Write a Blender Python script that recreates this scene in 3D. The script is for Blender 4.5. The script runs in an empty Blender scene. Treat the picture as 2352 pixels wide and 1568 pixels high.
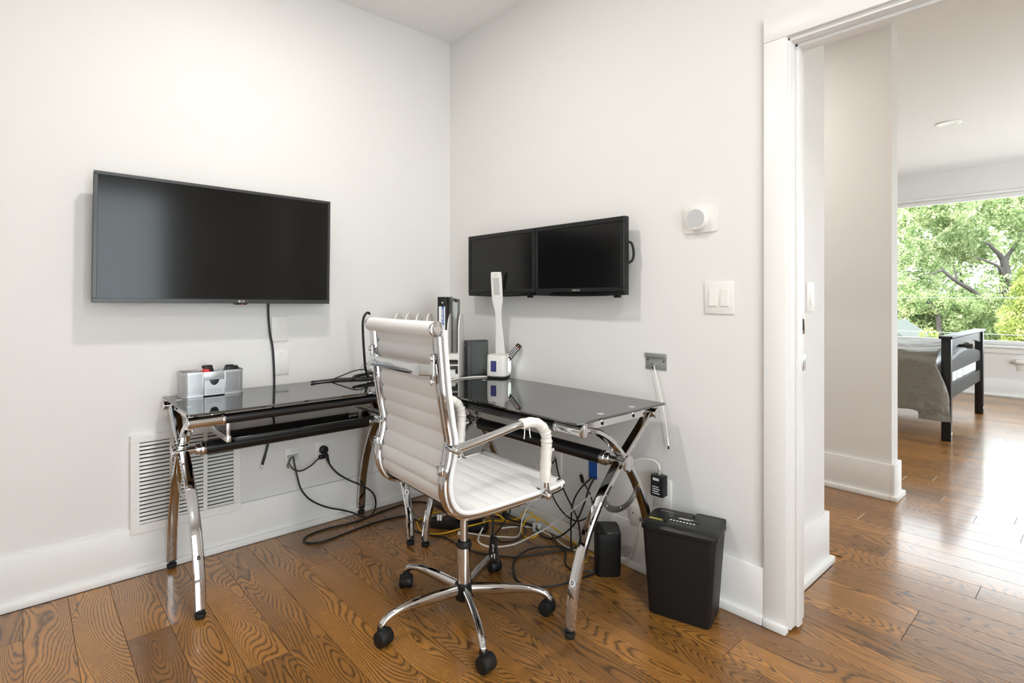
import bpy, bmesh, math, random
import numpy as np
from mathutils import Vector, Matrix
random.seed(7); rng = np.random.default_rng(7)
PI = math.pi
sc = bpy.context.scene
COL = sc.collection

# ------------------------------------------------------------------ camera, sky, sun, exposure
cam_d = bpy.data.cameras.new('camera'); cam = bpy.data.objects.new('camera', cam_d); COL.objects.link(cam)
cam.location = (-1.978, -2.765, 1.16)
cam.rotation_euler = (PI/2, 0, math.radians(47.94 - 90))
cam_d.sensor_width = 36; cam_d.lens = 36*1253/2352; cam_d.shift_y = -100/2352
cam_d.clip_start = .02; cam_d.clip_end = 400
sc.camera = cam
w = bpy.data.worlds.new('sky'); sc.world = w; w.use_nodes = True
bg = w.node_tree.nodes['Background']; bg.inputs[0].default_value = (.86, .93, 1, 1); bg.inputs[1].default_value = 8.8
sd = bpy.data.lights.new('sun', 'SUN'); sd.energy = 11.0; sd.angle = .01; sd.color = (1, .95, .86)
sun = bpy.data.objects.new('sun', sd); COL.objects.link(sun)
sun.rotation_euler = Vector((.62, -.42, -.66)).to_track_quat('-Z', 'Y').to_euler()
sc.view_settings.view_transform = 'Standard'; sc.view_settings.look = 'None'
sc.view_settings.gamma = 1; sc.view_settings.use_curve_mapping = False
sc.view_settings.exposure = -0.08
LAMP_W = 14.5

# ------------------------------------------------------------------ materials
def lin(h):
    h = h.lstrip('#'); c = [int(h[i:i+2], 16)/255 for i in (0, 2, 4)]
    return tuple(x/12.92 if x <= .04045 else ((x+.055)/1.055)**2.4 for x in c) + (1,)
MATS = {}
def mat(name, col, rough=.5, metal=0, spec=.5, coat=0, bump=0, bscale=200, var=0, emit=None, estr=0, trans=0, ior=None, aniso=None):
    m = bpy.data.materials.new(name); m.use_nodes = True; nt = m.node_tree
    b = nt.nodes['Principled BSDF']
    c = lin(col) if isinstance(col, str) else tuple(col) + (1,)
    b.inputs['Base Color'].default_value = c
    b.inputs['Roughness'].default_value = rough; b.inputs['Metallic'].default_value = metal
    b.inputs['Specular IOR Level'].default_value = spec; b.inputs['Coat Weight'].default_value = coat
    b.inputs['Coat Roughness'].default_value = .08
    if ior: b.inputs['IOR'].default_value = ior
    if emit: b.inputs['Emission Color'].default_value = lin(emit); b.inputs['Emission Strength'].default_value = estr
    if bump or var:
        tc = nt.nodes.new('ShaderNodeTexCoord'); n = nt.nodes.new('ShaderNodeTexNoise')
        n.inputs['Scale'].default_value = bscale; n.inputs['Detail'].default_value = 4
        nt.links.new(tc.outputs['Object'], n.inputs['Vector'])
        if bump:
            bp = nt.nodes.new('ShaderNodeBump'); bp.inputs['Strength'].default_value = bump; bp.inputs['Distance'].default_value = .002
            nt.links.new(n.outputs['Fac'], bp.inputs['Height']); nt.links.new(bp.outputs['Normal'], b.inputs['Normal'])
        if var:
            hs = nt.nodes.new('ShaderNodeHueSaturation'); hs.inputs['Color'].default_value = c
            mr = nt.nodes.new('ShaderNodeMapRange'); mr.inputs[3].default_value = 1-var; mr.inputs[4].default_value = 1+var
            nt.links.new(n.outputs['Fac'], mr.inputs[0]); nt.links.new(mr.outputs[0], hs.inputs['Value'])
            nt.links.new(hs.outputs[0], b.inputs['Base Color'])
    MATS[name] = m
    return m
WALL = mat('wall_paint', (.80, .782, .757), .75, spec=.25, bump=.06, bscale=900)
CEIL = mat('ceiling_paint', (.88, .865, .845), .85, spec=.2, bump=.05, bscale=500)
TRIM = mat('trim_paint', (.845, .832, .808), .38, spec=.45)
CHROME = mat('chrome', (.66, .66, .665), .05, 1)
BRUSH = mat('satin_steel', (.72, .71, .69), .28, 1)
GREYMET = mat('grey_painted_metal', '#9a9b98', .45, .35)
BGLASS = mat('black_glass', (.010, .010, .010), .03, spec=1.0, ior=1.9)
BTUBE = mat('black_powder_coat', (.012, .012, .013), .27, spec=.5)
BLACK = mat('black_plastic', (.009, .009, .0095), .40, spec=.35, bump=.05, bscale=900)
BLACKM = mat('matte_black_plastic', (.010, .010, .010), .5, spec=.3, bump=.25, bscale=1200)
RUBBER = mat('black_rubber', (.012, .012, .012), .6)
BEZEL = mat('tv_bezel', (.035, .035, .035), .32)
SCREEN = mat('screen_glass', (.004, .004, .004), .13, spec=.33)
SCREEN2 = mat('monitor_screen', (.004, .004, .004), .16, spec=.35)
WLEATHER = mat('white_leather', (.86, .85, .84), .42, bump=.18, bscale=420)
WCLOTH = mat('white_vinyl_sleeve', (.84, .80, .74), .5, bump=.25, bscale=90)
WPLAST = mat('white_plastic', (.84, .82, .78), .4)
PLATE = mat('wall_plate_plastic', (.84, .815, .775), .32)
VENTW = mat('vent_enamel', (.84, .825, .79), .4)
DARK = mat('dark_void', (.03, .026, .022), .9)
DUCT = mat('dusty_shaded_duct', (.05, .045, .04), .9)  # dusty duct; the shade of its depth is put into this near-black
SHELFW = mat('white_laminate', (.84, .81, .76), .45)
DGREY = mat('modem_grey', (.045, .047, .047), .4, .2)
LGREY = mat('light_grey_plastic', (.55, .55, .54), .45)
SILVER = mat('silver_paint', (.55, .56, .57), .35, .6)
INK = mat('black_ink', (.02, .02, .02), .6)
WINK = mat('white_ink', (.8, .8, .8), .6)
SINK = mat('silver_ink', (.55, .55, .55), .4, .5)
BLUE = mat('blue_box_plastic', (.01, .10, .42), .45)
BLUEINK = mat('blue_label_ink', (.06, .14, .42), .6)
PAPER = mat('white_paper', (.82, .82, .82), .8)
YINK = mat('yellow_label', (.62, .55, .08), .6)
RED = mat('red_plastic', (.75, .012, .008), .35)
YCAB = mat('yellow_cable', (.85, .48, .01), .45)
WCAB = mat('white_cable', (.80, .77, .70), .45)
BCAB = mat('black_cable', (.012, .013, .014), .42)
BRASS = mat('aged_brass', (.30, .22, .10), .35, 1)
LCD = mat('lamp_display', (.03, .03, .10), .2, emit='#2b2a6a', estr=.55)
OVAL = mat('lit_side_lens', (.8, .85, .8), .3, emit='#eafff0', estr=1.5)
LEDLENS = mat('downlight_lens', (.9, .9, .85), .4, emit='#fff2e0', estr=6)
LENSOFF = mat('unlit_lens', (.55, .55, .53), .4)
LEDRED = mat('standby_led', (.6, .02, .03), .4, emit='#ff3040', estr=3)
DUVET = mat('taupe_duvet', (.235, .215, .18), .62, bump=.7, bscale=9)
DUVET.node_tree.nodes['Bump'].inputs['Distance'].default_value = .05
SHEET = mat('white_sheet', (.82, .82, .83), .7, bump=.2, bscale=60)
BEDWOOD = mat('espresso_wood', (.014, .013, .013), .4, spec=.35, bump=.05, bscale=80)
BARK = mat('tree_bark', (.05, .042, .036), .9, bump=.6, bscale=8, var=.35)
GROUND = mat('garden_ground', (.30, .275, .24), .95, var=.35, bscale=.5)
SIDING = mat('shed_siding', (.105, .10, .085), .8)
SHEDDOOR = mat('shed_green', (.035, .055, .035), .7)
SHINGLE = mat('shed_shingle', (.060, .070, .060), .9, var=.3, bscale=6)
CABLEW = mat('railing_steel', (.34, .33, .33), .5)
TERRA = mat('terracotta_fence', (.22, .08, .02), .8, var=.4, bscale=3)
ROOFM = mat('roof_deck', (.3, .3, .3), .9)

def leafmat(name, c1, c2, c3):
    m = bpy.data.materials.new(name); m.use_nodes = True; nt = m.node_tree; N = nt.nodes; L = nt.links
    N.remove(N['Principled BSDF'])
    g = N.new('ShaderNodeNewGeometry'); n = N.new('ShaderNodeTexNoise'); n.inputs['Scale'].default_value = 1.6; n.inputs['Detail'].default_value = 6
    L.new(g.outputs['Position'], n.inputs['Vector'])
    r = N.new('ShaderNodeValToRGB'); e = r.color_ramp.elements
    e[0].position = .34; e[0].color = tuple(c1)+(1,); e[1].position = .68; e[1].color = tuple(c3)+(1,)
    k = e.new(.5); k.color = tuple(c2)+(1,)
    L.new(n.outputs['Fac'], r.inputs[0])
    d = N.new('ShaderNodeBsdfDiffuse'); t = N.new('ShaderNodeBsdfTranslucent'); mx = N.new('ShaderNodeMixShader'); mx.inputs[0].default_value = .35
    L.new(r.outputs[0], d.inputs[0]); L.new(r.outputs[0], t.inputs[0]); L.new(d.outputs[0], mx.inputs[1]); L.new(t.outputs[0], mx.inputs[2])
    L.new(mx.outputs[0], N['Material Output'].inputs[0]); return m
LEAF = leafmat('broad_leaf', (.10, .16, .06), (.26, .33, .15), (.62, .65, .42))  # ramp ends paint sunlit highlights and dark gaps into the leaf colour
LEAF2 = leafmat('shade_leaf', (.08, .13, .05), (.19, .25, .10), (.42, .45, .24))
CONIF = leafmat('conifer_leaf', (.15, .21, .05), (.30, .34, .10), (.46, .47, .20))

def glassmat():
    m = bpy.data.materials.new('window_glass'); m.use_nodes = True; nt = m.node_tree; N = nt.nodes; L = nt.links
    N.remove(N['Principled BSDF'])
    t = N.new('ShaderNodeBsdfTransparent'); t.inputs[0].default_value = (.97, .985, .975, 1)
    g = N.new('ShaderNodeBsdfGlossy'); g.inputs['Roughness'].default_value = .01
    f = N.new('ShaderNodeFresnel'); f.inputs['IOR'].default_value = 1.25
    mx = N.new('ShaderNodeMixShader'); L.new(f.outputs[0], mx.inputs[0]); L.new(t.outputs[0], mx.inputs[1]); L.new(g.outputs[0], mx.inputs[2])
    L.new(mx.outputs[0], N['Material Output'].inputs[0]); return m
GLASS = glassmat()

def meshmat():
    # woven wire: holes cut through a thin metal sheet by two crossing wave bands
    m = bpy.data.materials.new('wire_mesh'); m.use_nodes = True; nt = m.node_tree; N = nt.nodes; L = nt.links
    b = N['Principled BSDF']; b.inputs['Base Color'].default_value = (.55, .56, .57, 1); b.inputs['Metallic'].default_value = .7; b.inputs['Roughness'].default_value = .35
    tc = N.new('ShaderNodeTexCoord'); sp = N.new('ShaderNodeSeparateXYZ'); L.new(tc.outputs['Object'], sp.inputs[0])
    def ma(op, a, bb=None):
        k = N.new('ShaderNodeMath'); k.operation = op
        for i, v in enumerate((a, bb)):
            if v is None: continue
            if isinstance(v, (int, float)): k.inputs[i].default_value = v
            else: L.new(v, k.inputs[i])
        return k.outputs[0]
    h = ma('ADD', sp.outputs[0], sp.outputs[1])
    a = ma('ABSOLUTE', ma('SINE', ma('MULTIPLY', ma('ADD', h, sp.outputs[2]), PI/.0044)))
    c = ma('ABSOLUTE', ma('SINE', ma('MULTIPLY', ma('SUBTRACT', h, sp.outputs[2]), PI/.0044)))
    hole = ma('GREATER_THAN', ma('MINIMUM', a, c), .55)
    t = N.new('ShaderNodeBsdfTransparent'); mx = N.new('ShaderNodeMixShader')
    L.new(hole, mx.inputs[0]); L.new(b.outputs[0], mx.inputs[1]); L.new(t.outputs[0], mx.inputs[2]); L.new(mx.outputs[0], N['Material Output'].inputs[0])
    return m
MESHM = meshmat()

def perfmat():
    m = mat('perforated_grille', (.07, .072, .072), .45, .3); nt = m.node_tree; N = nt.nodes; L = nt.links; b = N['Principled BSDF']
    tc = N.new('ShaderNodeTexCoord'); v = N.new('ShaderNodeTexVoronoi'); v.inputs['Scale'].default_value = 230; v.inputs['Randomness'].default_value = .0
    mp = N.new('ShaderNodeMapping'); mp.inputs['Rotation'].default_value = (0, .785, 0); mp.inputs['Scale'].default_value = (1, .0, 1)
    L.new(tc.outputs['Object'], mp.inputs[0]); L.new(mp.outputs[0], v.inputs['Vector'])
    r = N.new('ShaderNodeValToRGB'); r.color_ramp.elements[0].position = .28; r.color_ramp.elements[0].color = (.006, .006, .006, 1)
    r.color_ramp.elements[1].position = .36; r.color_ramp.elements[1].color = (.13, .135, .132, 1)
    L.new(v.outputs['Distance'], r.inputs[0]); L.new(r.outputs[0], b.inputs['Base Color']); return m
PERF = perfmat()

def plankmat(name, rowed):
    m = bpy.data.materials.new(name); m.use_nodes = True; nt = m.node_tree; N = nt.nodes; L = nt.links; b = N['Principled BSDF']
    def node(t, **k):
        x = N.new(t)
        for a, v in k.items(): x.inputs[a].default_value = v
        return x
    def ma(op, a, bb=None, cc=None):
        k = N.new('ShaderNodeMath'); k.operation = op
        for i, v in enumerate((a, bb, cc)):
            if v is None: continue
            if isinstance(v, (int, float)): k.inputs[i].default_value = v
            else: L.new(v, k.inputs[i])
        return k.outputs[0]
    tc = N.new('ShaderNodeTexCoord'); sp = N.new('ShaderNodeSeparateXYZ'); L.new(tc.outputs['Object'], sp.inputs[0])
    X, Y = sp.outputs[0], sp.outputs[1]
    if rowed:
        # boards too far off to build singly: rows .13 wide, staggered joints
        row = ma('FLOOR', ma('DIVIDE', X, .13)); wn = node('ShaderNodeTexWhiteNoise'); wn.noise_dimensions = '1D'; L.new(row, wn.inputs['W'])
        seg = ma('FLOOR', ma('ADD', ma('DIVIDE', Y, 1.1), ma('MULTIPLY', wn.outputs['Value'], 7)))
        wn2 = node('ShaderNodeTexWhiteNoise'); wn2.noise_dimensions = '1D'; L.new(ma('ADD', ma('MULTIPLY', row, 13.7), seg), wn2.inputs['W']); R = wn2.outputs['Value']
    else:
        oi = N.new('ShaderNodeObjectInfo'); R = oi.outputs['Random']
    off = ma('MULTIPLY', R, 61.0)
    def vec(sx, sy, o=0.0):
        c = N.new('ShaderNodeCombineXYZ'); L.new(ma('MULTIPLY', X, sx), c.inputs[0]); L.new(ma('MULTIPLY', Y, sy), c.inputs[1]); L.new(ma('ADD', off, o), c.inputs[2]); return c.outputs[0]
    n1 = node('ShaderNodeTexNoise', Scale=1.0, Detail=1.2, Roughness=.35, Distortion=.25); L.new(vec(7.0, 1.3), n1.inputs['Vector'])
    nw = node('ShaderNodeTexNoise', Scale=1.0, Detail=3.0); L.new(vec(55, 18, 5), nw.inputs['Vector'])
    ph = ma('ADD', ma('MULTIPLY', n1.outputs['Fac'], 40.0), ma('MULTIPLY', nw.outputs['Fac'], .55))
    # straight-grained boards mixed with cathedral boards
    ph = ma('ADD', ph, ma('MULTIPLY', X, ma('MULTIPLY', ma('GREATER_THAN', R, .55), 85.0)))
    fr = ma('FRACT', ph)
    ring = node('ShaderNodeValToRGB'); L.new(fr, ring.inputs[0]); e = ring.color_ramp.elements
    e[0].position = 0; e[0].color = (.35, .35, .35, 1); e[1].position = .30; e[1].color = (.0, .0, .0, 1); k = e.new(.55); k.color = (.06, .06, .06, 1)
    k = e.new(.80); k.color = (.75, .75, .75, 1); k = e.new(.93); k.color = (1, 1, 1, 1); k = e.new(1.0); k.color = (.4, .4, .4, 1)
    pore = node('ShaderNodeTexNoise', Scale=1.0, Detail=3.0, Roughness=.6); L.new(vec(420, 9, 9), pore.inputs['Vector'])
    pr = node('ShaderNodeMapRange'); pr.inputs[1].default_value = .52; pr.inputs[2].default_value = .72; L.new(pore.outputs['Fac'], pr.inputs[0])
    brk = node('ShaderNodeTexNoise', Scale=1.0, Detail=2.0); L.new(vec(90, 30, 3), brk.inputs['Vector'])
    bm_ = node('ShaderNodeMapRange'); bm_.inputs[1].default_value = .22; bm_.inputs[2].default_value = .45; L.new(brk.outputs['Fac'], bm_.inputs[0])
    dark = ma('MAXIMUM', ma('MULTIPLY', ring.outputs[0], bm_.outputs[0]), ma('MULTIPLY', pr.outputs[0], .42))
    big = node('ShaderNodeTexNoise', Scale=1.0, Detail=3.0); L.new(vec(9, 2.2, 17), big.inputs['Vector'])
    base = node('ShaderNodeValToRGB'); e = base.color_ramp.elements
    e[0].position = .0; e[0].color = (.125, .057, .017, 1); e[1].position = 1.0; e[1].color = (.60, .27, .055, 1)
    k = e.new(.5); k.color = (.33, .145, .031, 1)
    L.new(ma('ADD', ma('MULTIPLY', R, .42), ma('MULTIPLY', big.outputs['Fac'], .62)), base.inputs[0])
    mx = N.new('ShaderNodeMix'); mx.data_type = 'RGBA'; mx.inputs['B'].default_value = (.026, .013, .006, 1)
    L.new(ma('MULTIPLY', dark, .86), mx.inputs['Factor']); L.new(base.outputs[0], mx.inputs['A']); L.new(mx.outputs['Result'], b.inputs['Base Color'])
    ro = node('ShaderNodeMapRange'); ro.inputs[3].default_value = .24; ro.inputs[4].default_value = .36; L.new(big.outputs['Fac'], ro.inputs[0]); L.new(ro.outputs[0], b.inputs['Roughness'])
    b.inputs['Specular IOR Level'].default_value = .5; b.inputs['Coat Weight'].default_value = .35; b.inputs['Coat Roughness'].default_value = .12; b.inputs['Coat IOR'].default_value = 1.7
    bp = node('ShaderNodeBump', Strength=.18, Distance=.0006); bp.invert = True; L.new(dark, bp.inputs['Height']); L.new(bp.outputs[0], b.inputs['Normal'])
    return m
PLANK = plankmat('oak_plank', False); PLANKFAR = plankmat('oak_plank_far', True)

# ------------------------------------------------------------------ geometry helpers
class G:
    def __init__(s): s.bm = bmesh.new()
    def _join(s, t, M=None):
        if M is not None: bmesh.ops.transform(t, matrix=M, verts=t.verts)
        me = bpy.data.meshes.new('tmp'); t.to_mesh(me); t.free(); s.bm.from_mesh(me); bpy.data.meshes.remove(me); return s
    def box(s, c, d, r=0, seg=2, M=None):
        t = bmesh.new(); bmesh.ops.create_cube(t, size=1)
        bmesh.ops.scale(t, vec=d, verts=t.verts)
        if r: bmesh.ops.bevel(t, geom=t.edges[:], offset=min(r, min(d)*.49), segments=seg, affect='EDGES', profile=.5)
        bmesh.ops.translate(t, vec=c, verts=t.verts)
        return s._join(t, M)
    def bb(s, x0, x1, y0, y1, z0, z1, r=0, seg=2, M=None):
        return s.box(((x0+x1)/2, (y0+y1)/2, (z0+z1)/2), (abs(x1-x0), abs(y1-y0), abs(z1-z0)), r, seg, M)
    def cyl(s, p0, p1, r0, r1=None, seg=20, bev=0):
        p0 = Vector(p0); p1 = Vector(p1); r1 = r0 if r1 is None else r1; d = p1-p0
        t = bmesh.new(); bmesh.ops.create_cone(t, cap_ends=True, segments=seg, radius1=r0, radius2=r1, depth=d.length)
        if bev:
            ed = [e for e in t.edges if abs(e.verts[0].co.z-e.verts[1].co.z) < 1e-6]
            bmesh.ops.bevel(t, geom=ed, offset=bev, segments=2, affect='EDGES', profile=.5)
        M = Matrix.Translation((p0+p1)/2) @ d.to_track_quat('Z', 'Y').to_matrix().to_4x4()
        return s._join(t, M)
    def sph(s, c, r, u=16, v=10, sc_=(1, 1, 1)):
        t = bmesh.new(); bmesh.ops.create_uvsphere(t, u_segments=u, v_segments=v, radius=r)
        bmesh.ops.scale(t, vec=sc_, verts=t.verts); bmesh.ops.translate(t, vec=c, verts=t.verts); return s._join(t)
    def rings(s, R, closed=False, caps=True):
        vs = [[s.bm.verts.new(p) for p in ring] for ring in R]; n = len(R[0]); m = len(vs)
        for i in range(m if closed else m-1):
            a, b = vs[i], vs[(i+1) % m]
            for j in range(n):
                k = (j+1) % n; s.bm.faces.new((a[j], a[k], b[k], b[j]))
        if caps and not closed:
            s.bm.faces.new(vs[0][::-1]); s.bm.faces.new(vs[-1])
        return s
    def tube(s, pts, r, seg=8, closed=False):
        P = [Vector(p) for p in pts]; n = len(P)
        T = []
        for i in range(n):
            a = P[(i-1) % n] if closed or i else P[0]; b = P[(i+1) % n] if closed or i < n-1 else P[-1]
            T.append((b-a).normalized())
        N = T[0].orthogonal().normalized(); R = []
        for i in range(n):
            N = (N - T[i]*N.dot(T[i])).normalized(); B = T[i].cross(N)
            rr = r[i] if isinstance(r, (list, tuple)) else r
            R.append([P[i] + (N*math.cos(2*PI*j/seg) + B*math.sin(2*PI*j/seg))*rr for j in range(seg)])
        return s.rings(R, closed)
    def sweep(s, pts, sec, up, scale=None):
        # section points (a, b): a along the in-plane normal (up x tangent), b along up
        P = [Vector(p) for p in pts]; up = Vector(up).normalized(); n = len(P); R = []
        for i in range(n):
            t = (P[min(i+1, n-1)]-P[max(i-1, 0)]).normalized(); nn = up.cross(t).normalized()
            k = scale[i] if scale else (1, 1)
            R.append([P[i] + nn*a*k[0] + up*b*k[1] for a, b in sec])
        return s.rings(R)
    def lathe(s, prof, c=(0, 0, 0), seg=24, M=None):
        t = G(); R = [[Vector((r*math.cos(2*PI*j/seg), r*math.sin(2*PI*j/seg), z)) + Vector(c) for j in range(seg)] for r, z in prof]
        t.rings(R); return s._join(t.bm, M)
    def prism(s, poly, v):
        v = Vector(v); return s.rings([[Vector(p) for p in poly], [Vector(p)+v for p in poly]])
    def loft(s, polys): return s.rings([[Vector(p) for p in q] for q in polys])
def catmull(pts, n=6):
    P = [Vector(p) for p in pts]; P = [P[0]*2-P[1]] + P + [P[-1]*2-P[-2]]; out = []
    for i in range(1, len(P)-2):
        a, b, c, d = P[i-1:i+3]
        for k in range(n):
            t = k/n; out.append(.5*((2*b) + (c-a)*t + (2*a-5*b+4*c-d)*t*t + (3*b-a-3*c+d)*t**3))
    out.append(P[-2]); return out
def rrect(w_, d_, r, n=4, z=0, cx=0, cy=0):
    o = []
    for qx, qy, a0 in ((1, 1, 0), (-1, 1, 90), (-1, -1, 180), (1, -1, 270)):
        for k in range(n+1):
            a = math.radians(a0+90*k/n); o.append((cx+qx*(w_/2-r)+r*math.cos(a), cy+qy*(d_/2-r)+r*math.sin(a), z))
    return o
ROOTM = {}
def thing(name, label, cat, loc=(0, 0, 0), rotz=0, group=None, kind=None, roty=0):
    o = bpy.data.objects.new(name, None); o.empty_display_size = .05; COL.objects.link(o)
    o.location = loc; o.rotation_euler = (0, roty, rotz)
    ROOTM[o.name] = Matrix.Translation(loc) @ Matrix.Rotation(rotz, 4, 'Z') @ Matrix.Rotation(roty, 4, 'Y')
    tag(o, label, cat, group, kind); return o
def tag(o, label=None, cat=None, group=None, kind=None):
    if label: o['label'] = label
    if cat: o['category'] = cat
    if group: o['group'] = group
    if kind: o['kind'] = kind
    return o
def obj(name, g, m, parent=None, world=False, ang=35, label=None, flip=True):
    bm = g.bm if isinstance(g, G) else g
    if flip: bmesh.ops.recalc_face_normals(bm, faces=bm.faces)
    if world and parent is not None:
        p = parent; M = Matrix.Identity(4)
        while p is not None: M = ROOTM.get(p.name, Matrix.Identity(4)) @ M; p = p.parent
        bmesh.ops.transform(bm, matrix=M.inverted(), verts=bm.verts)
    me = bpy.data.meshes.new(name); bm.to_mesh(me); bm.free()
    me.materials.append(m)
    if ang: me.polygons.foreach_set('use_smooth', [True]*len(me.polygons)); me.set_sharp_from_angle(angle=math.radians(ang))
    o = bpy.data.objects.new(name, me); COL.objects.link(o)
    if parent is not None: o.parent = parent
    if label: o['label'] = label
    return o
def struct(name, g, m, label=None, cat='wall', parent=None, ang=0):
    o = obj(name, g, m, parent, ang=ang); o['kind'] = 'structure'
    if parent is None:
        if label: o['label'] = label
        o['category'] = cat
    return o
def text(body, size, m, parent, o, r, u, name='lettering', th=.0004, align='CENTER', bold=0):
    c = bpy.data.curves.new('t', 'FONT'); c.body = body; c.size = size; c.align_x = align; c.align_y = 'CENTER'; c.offset = bold
    c.resolution_u = 3
    t = bpy.data.objects.new('t', c); me = bpy.data.meshes.new_from_object(t); bpy.data.objects.remove(t)
    r = Vector(r); u = Vector(u); n = r.cross(u); o = Vector(o)
    for v in me.vertices: v.co = o + r*v.co.x + u*v.co.y + n*th
    me.materials.clear(); me.materials.append(m); me.name = name
    ob = bpy.data.objects.new(name, me); COL.objects.link(ob); ob.parent = parent; return ob
L_ = 0.0; R_ = -PI/2      # wall frames: local x right, z up, -y out of the wall

# ------------------------------------------------------------------ the room shell
CZ = 2.735
g = G(); g.bb(-3.2, 2.71, -4.9, 2.4, -.06, -.006); g.bb(2.71, 6.9, -4.9, 2.4, -.06, 0)
floor = struct('floor', g, PLANKFAR, 'dark oak plank floor running through office, hall and bedroom', 'floor')
g = G(); g.bb(-3.2, 6.9, -4.9, 2.4, CZ, CZ+.2)
struct('ceiling', g, CEIL, 'flat white painted ceiling over all rooms', 'ceiling')
g = G(); g.bb(-3.2, 0, 0, .15, 0, CZ)
struct('wall_left', g, WALL, 'off-white office wall behind the large television', 'wall')
g = G(); g.bb(0, .115, -1.99, 2.25, 0, CZ); g.bb(0, .115, -2.88, -1.99, 2.07, CZ); g.bb(0, .115, -4.75, -2.88, 0, CZ)
struct('wall_right', g, WALL, 'off-white office wall with two monitors and open doorway', 'wall')
g = G(); g.bb(-3.2, -3.05, -4.25, 0, 0, CZ)
struct('wall_side', g, WALL, 'plain off-white office wall beside the camera', 'wall')
g = G(); WX0, WX1, WZ0, WZ1 = -2.35, -.82, .10, 2.28
g.bb(-3.2, WX0, -4.25, -4.1, 0, CZ); g.bb(WX1, 0, -4.25, -4.1, 0, CZ); g.bb(WX0, WX1, -4.25, -4.1, 0, WZ0); g.bb(WX0, WX1, -4.25, -4.1, WZ1, CZ)
struct('wall_rear', g, WALL, 'office wall with window behind the camera', 'wall')
g = G(); g.bb(.115, .645, -1.905, 2.25, 0, CZ)
struct('wall_hall_near', g, WALL, 'bright white wall end just outside doorway with single switch', 'wall')
g = G(); g.bb(1.738, 1.865, -1.90, 2.25, 0, CZ)
struct('wall_hall_far', g, WALL, 'white hall partition standing in front of the bedroom', 'wall')
g = G(); g.bb(.115, 6.9, 2.25, 2.4, 0, CZ); struct('wall_north', g, WALL, 'wall closing hall and bedroom at the far left', 'wall')
SX0, SX1, SZ_0, SZ_1 = 2.9, 6.4, .25, 2.40
g = G(); g.bb(.115, SX0, -4.9, -4.75, 0, CZ); g.bb(SX1, 6.9, -4.9, -4.75, 0, CZ); g.bb(SX0, SX1, -4.9, -4.75, 0, SZ_0); g.bb(SX0, SX1, -4.9, -4.75, SZ_1, CZ); struct('wall_south', g, WALL, 'wall closing hall and bedroom at the right', 'wall')
FX = 6.62; BY0, BY1, BZ0, BZ1 = -4.5, 1.9, .60, 2.40
g = G(); g.bb(FX, FX+.16, -4.9, BY0, 0, CZ); g.bb(FX, FX+.16, BY1, 2.4, 0, CZ); g.bb(FX, FX+.16, BY0, BY1, 0, BZ0); g.bb(FX, FX+.16, BY0, BY1, BZ1, CZ)
struct('wall_far', g, WALL, 'bedroom wall around the wide picture window', 'wall')
g = G(); g.bb(-3.4, 7.2, -5.1, 2.6, CZ+.2, CZ+.35); struct('roof', g, ROOFM, 'flat roof slab over the house', 'roof')

# windows
def window(name, label, x0, x1, y0, y1, z0, z1, along):
    t = thing(name, label, 'window', ((x0+x1)/2, (y0+y1)/2, z0), kind='structure')
    f = .05; g = G()
    if along == 'y':
        xm = (x0+x1)/2
        for a in ((y0, y0+f, z0, z1), (y1-f, y1, z0, z1), (y0, y1, z0, z0+f), (y0, y1, z1-f, z1)): g.bb(xm-.03, xm+.03, a[0], a[1], a[2], a[3], .006)
        obj('window_frame', g, TRIM, t, True)
        g = G(); g.bb(xm-.003, xm+.003, y0+f, y1-f, z0+f, z1-f); obj('pane', g, GLASS, t, True, ang=0)
        g = G(); g.bb(x0-.045, x0+.05, y0-.04, y1+.04, z0-.028, z0, .006); obj('window_sill', g, TRIM, t, True)
        g = G(); g.bb(x0-.018, x0, y0-.05, y1+.05, z0-.09, z0-.028, .004); obj('apron', g, TRIM, t, True)
        g = G(); g.bb(x0-.016, x0, y0-.05, y1+.05, z1, z1+.03, .004); obj('head_casing', g, TRIM, t, True)
    else:
        ym = (y0+y1)/2
        for a in ((x0, x0+f, z0, z1), (x1-f, x1, z0, z1), (x0, x1, z0, z0+f), (x0, x1, z1-f, z1), ((x0+x1)/2-.02, (x0+x1)/2+.02, z0, z1)): g.bb(a[0], a[1], ym-.03, ym+.03, a[2], a[3], .006)
        obj('window_frame', g, TRIM, t, True)
        g = G(); g.bb(x0+f, x1-f, ym-.003, ym+.003, z0+f, z1-f); obj('pane', g, GLASS, t, True, ang=0)
        g = G(); g.bb(x0-.04, x1+.04, y1-.05, y1+.045, z0-.028, z0, .006); obj('window_sill', g, TRIM, t, True)
    return t
window('window_1', 'wide picture window in the bedroom looking onto garden trees', FX, FX+.16, BY0, BY1, BZ0, BZ1, 'y')
window('window_3', 'wide bedroom window in the wall right of the doorway view', SX0, SX1, -4.9, -4.75, SZ_0, SZ_1, 'x')
window('window_2', 'office window in the wall behind the camera', WX0, WX1, -4.25, -4.1, WZ0, WZ1, 'x')

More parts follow.
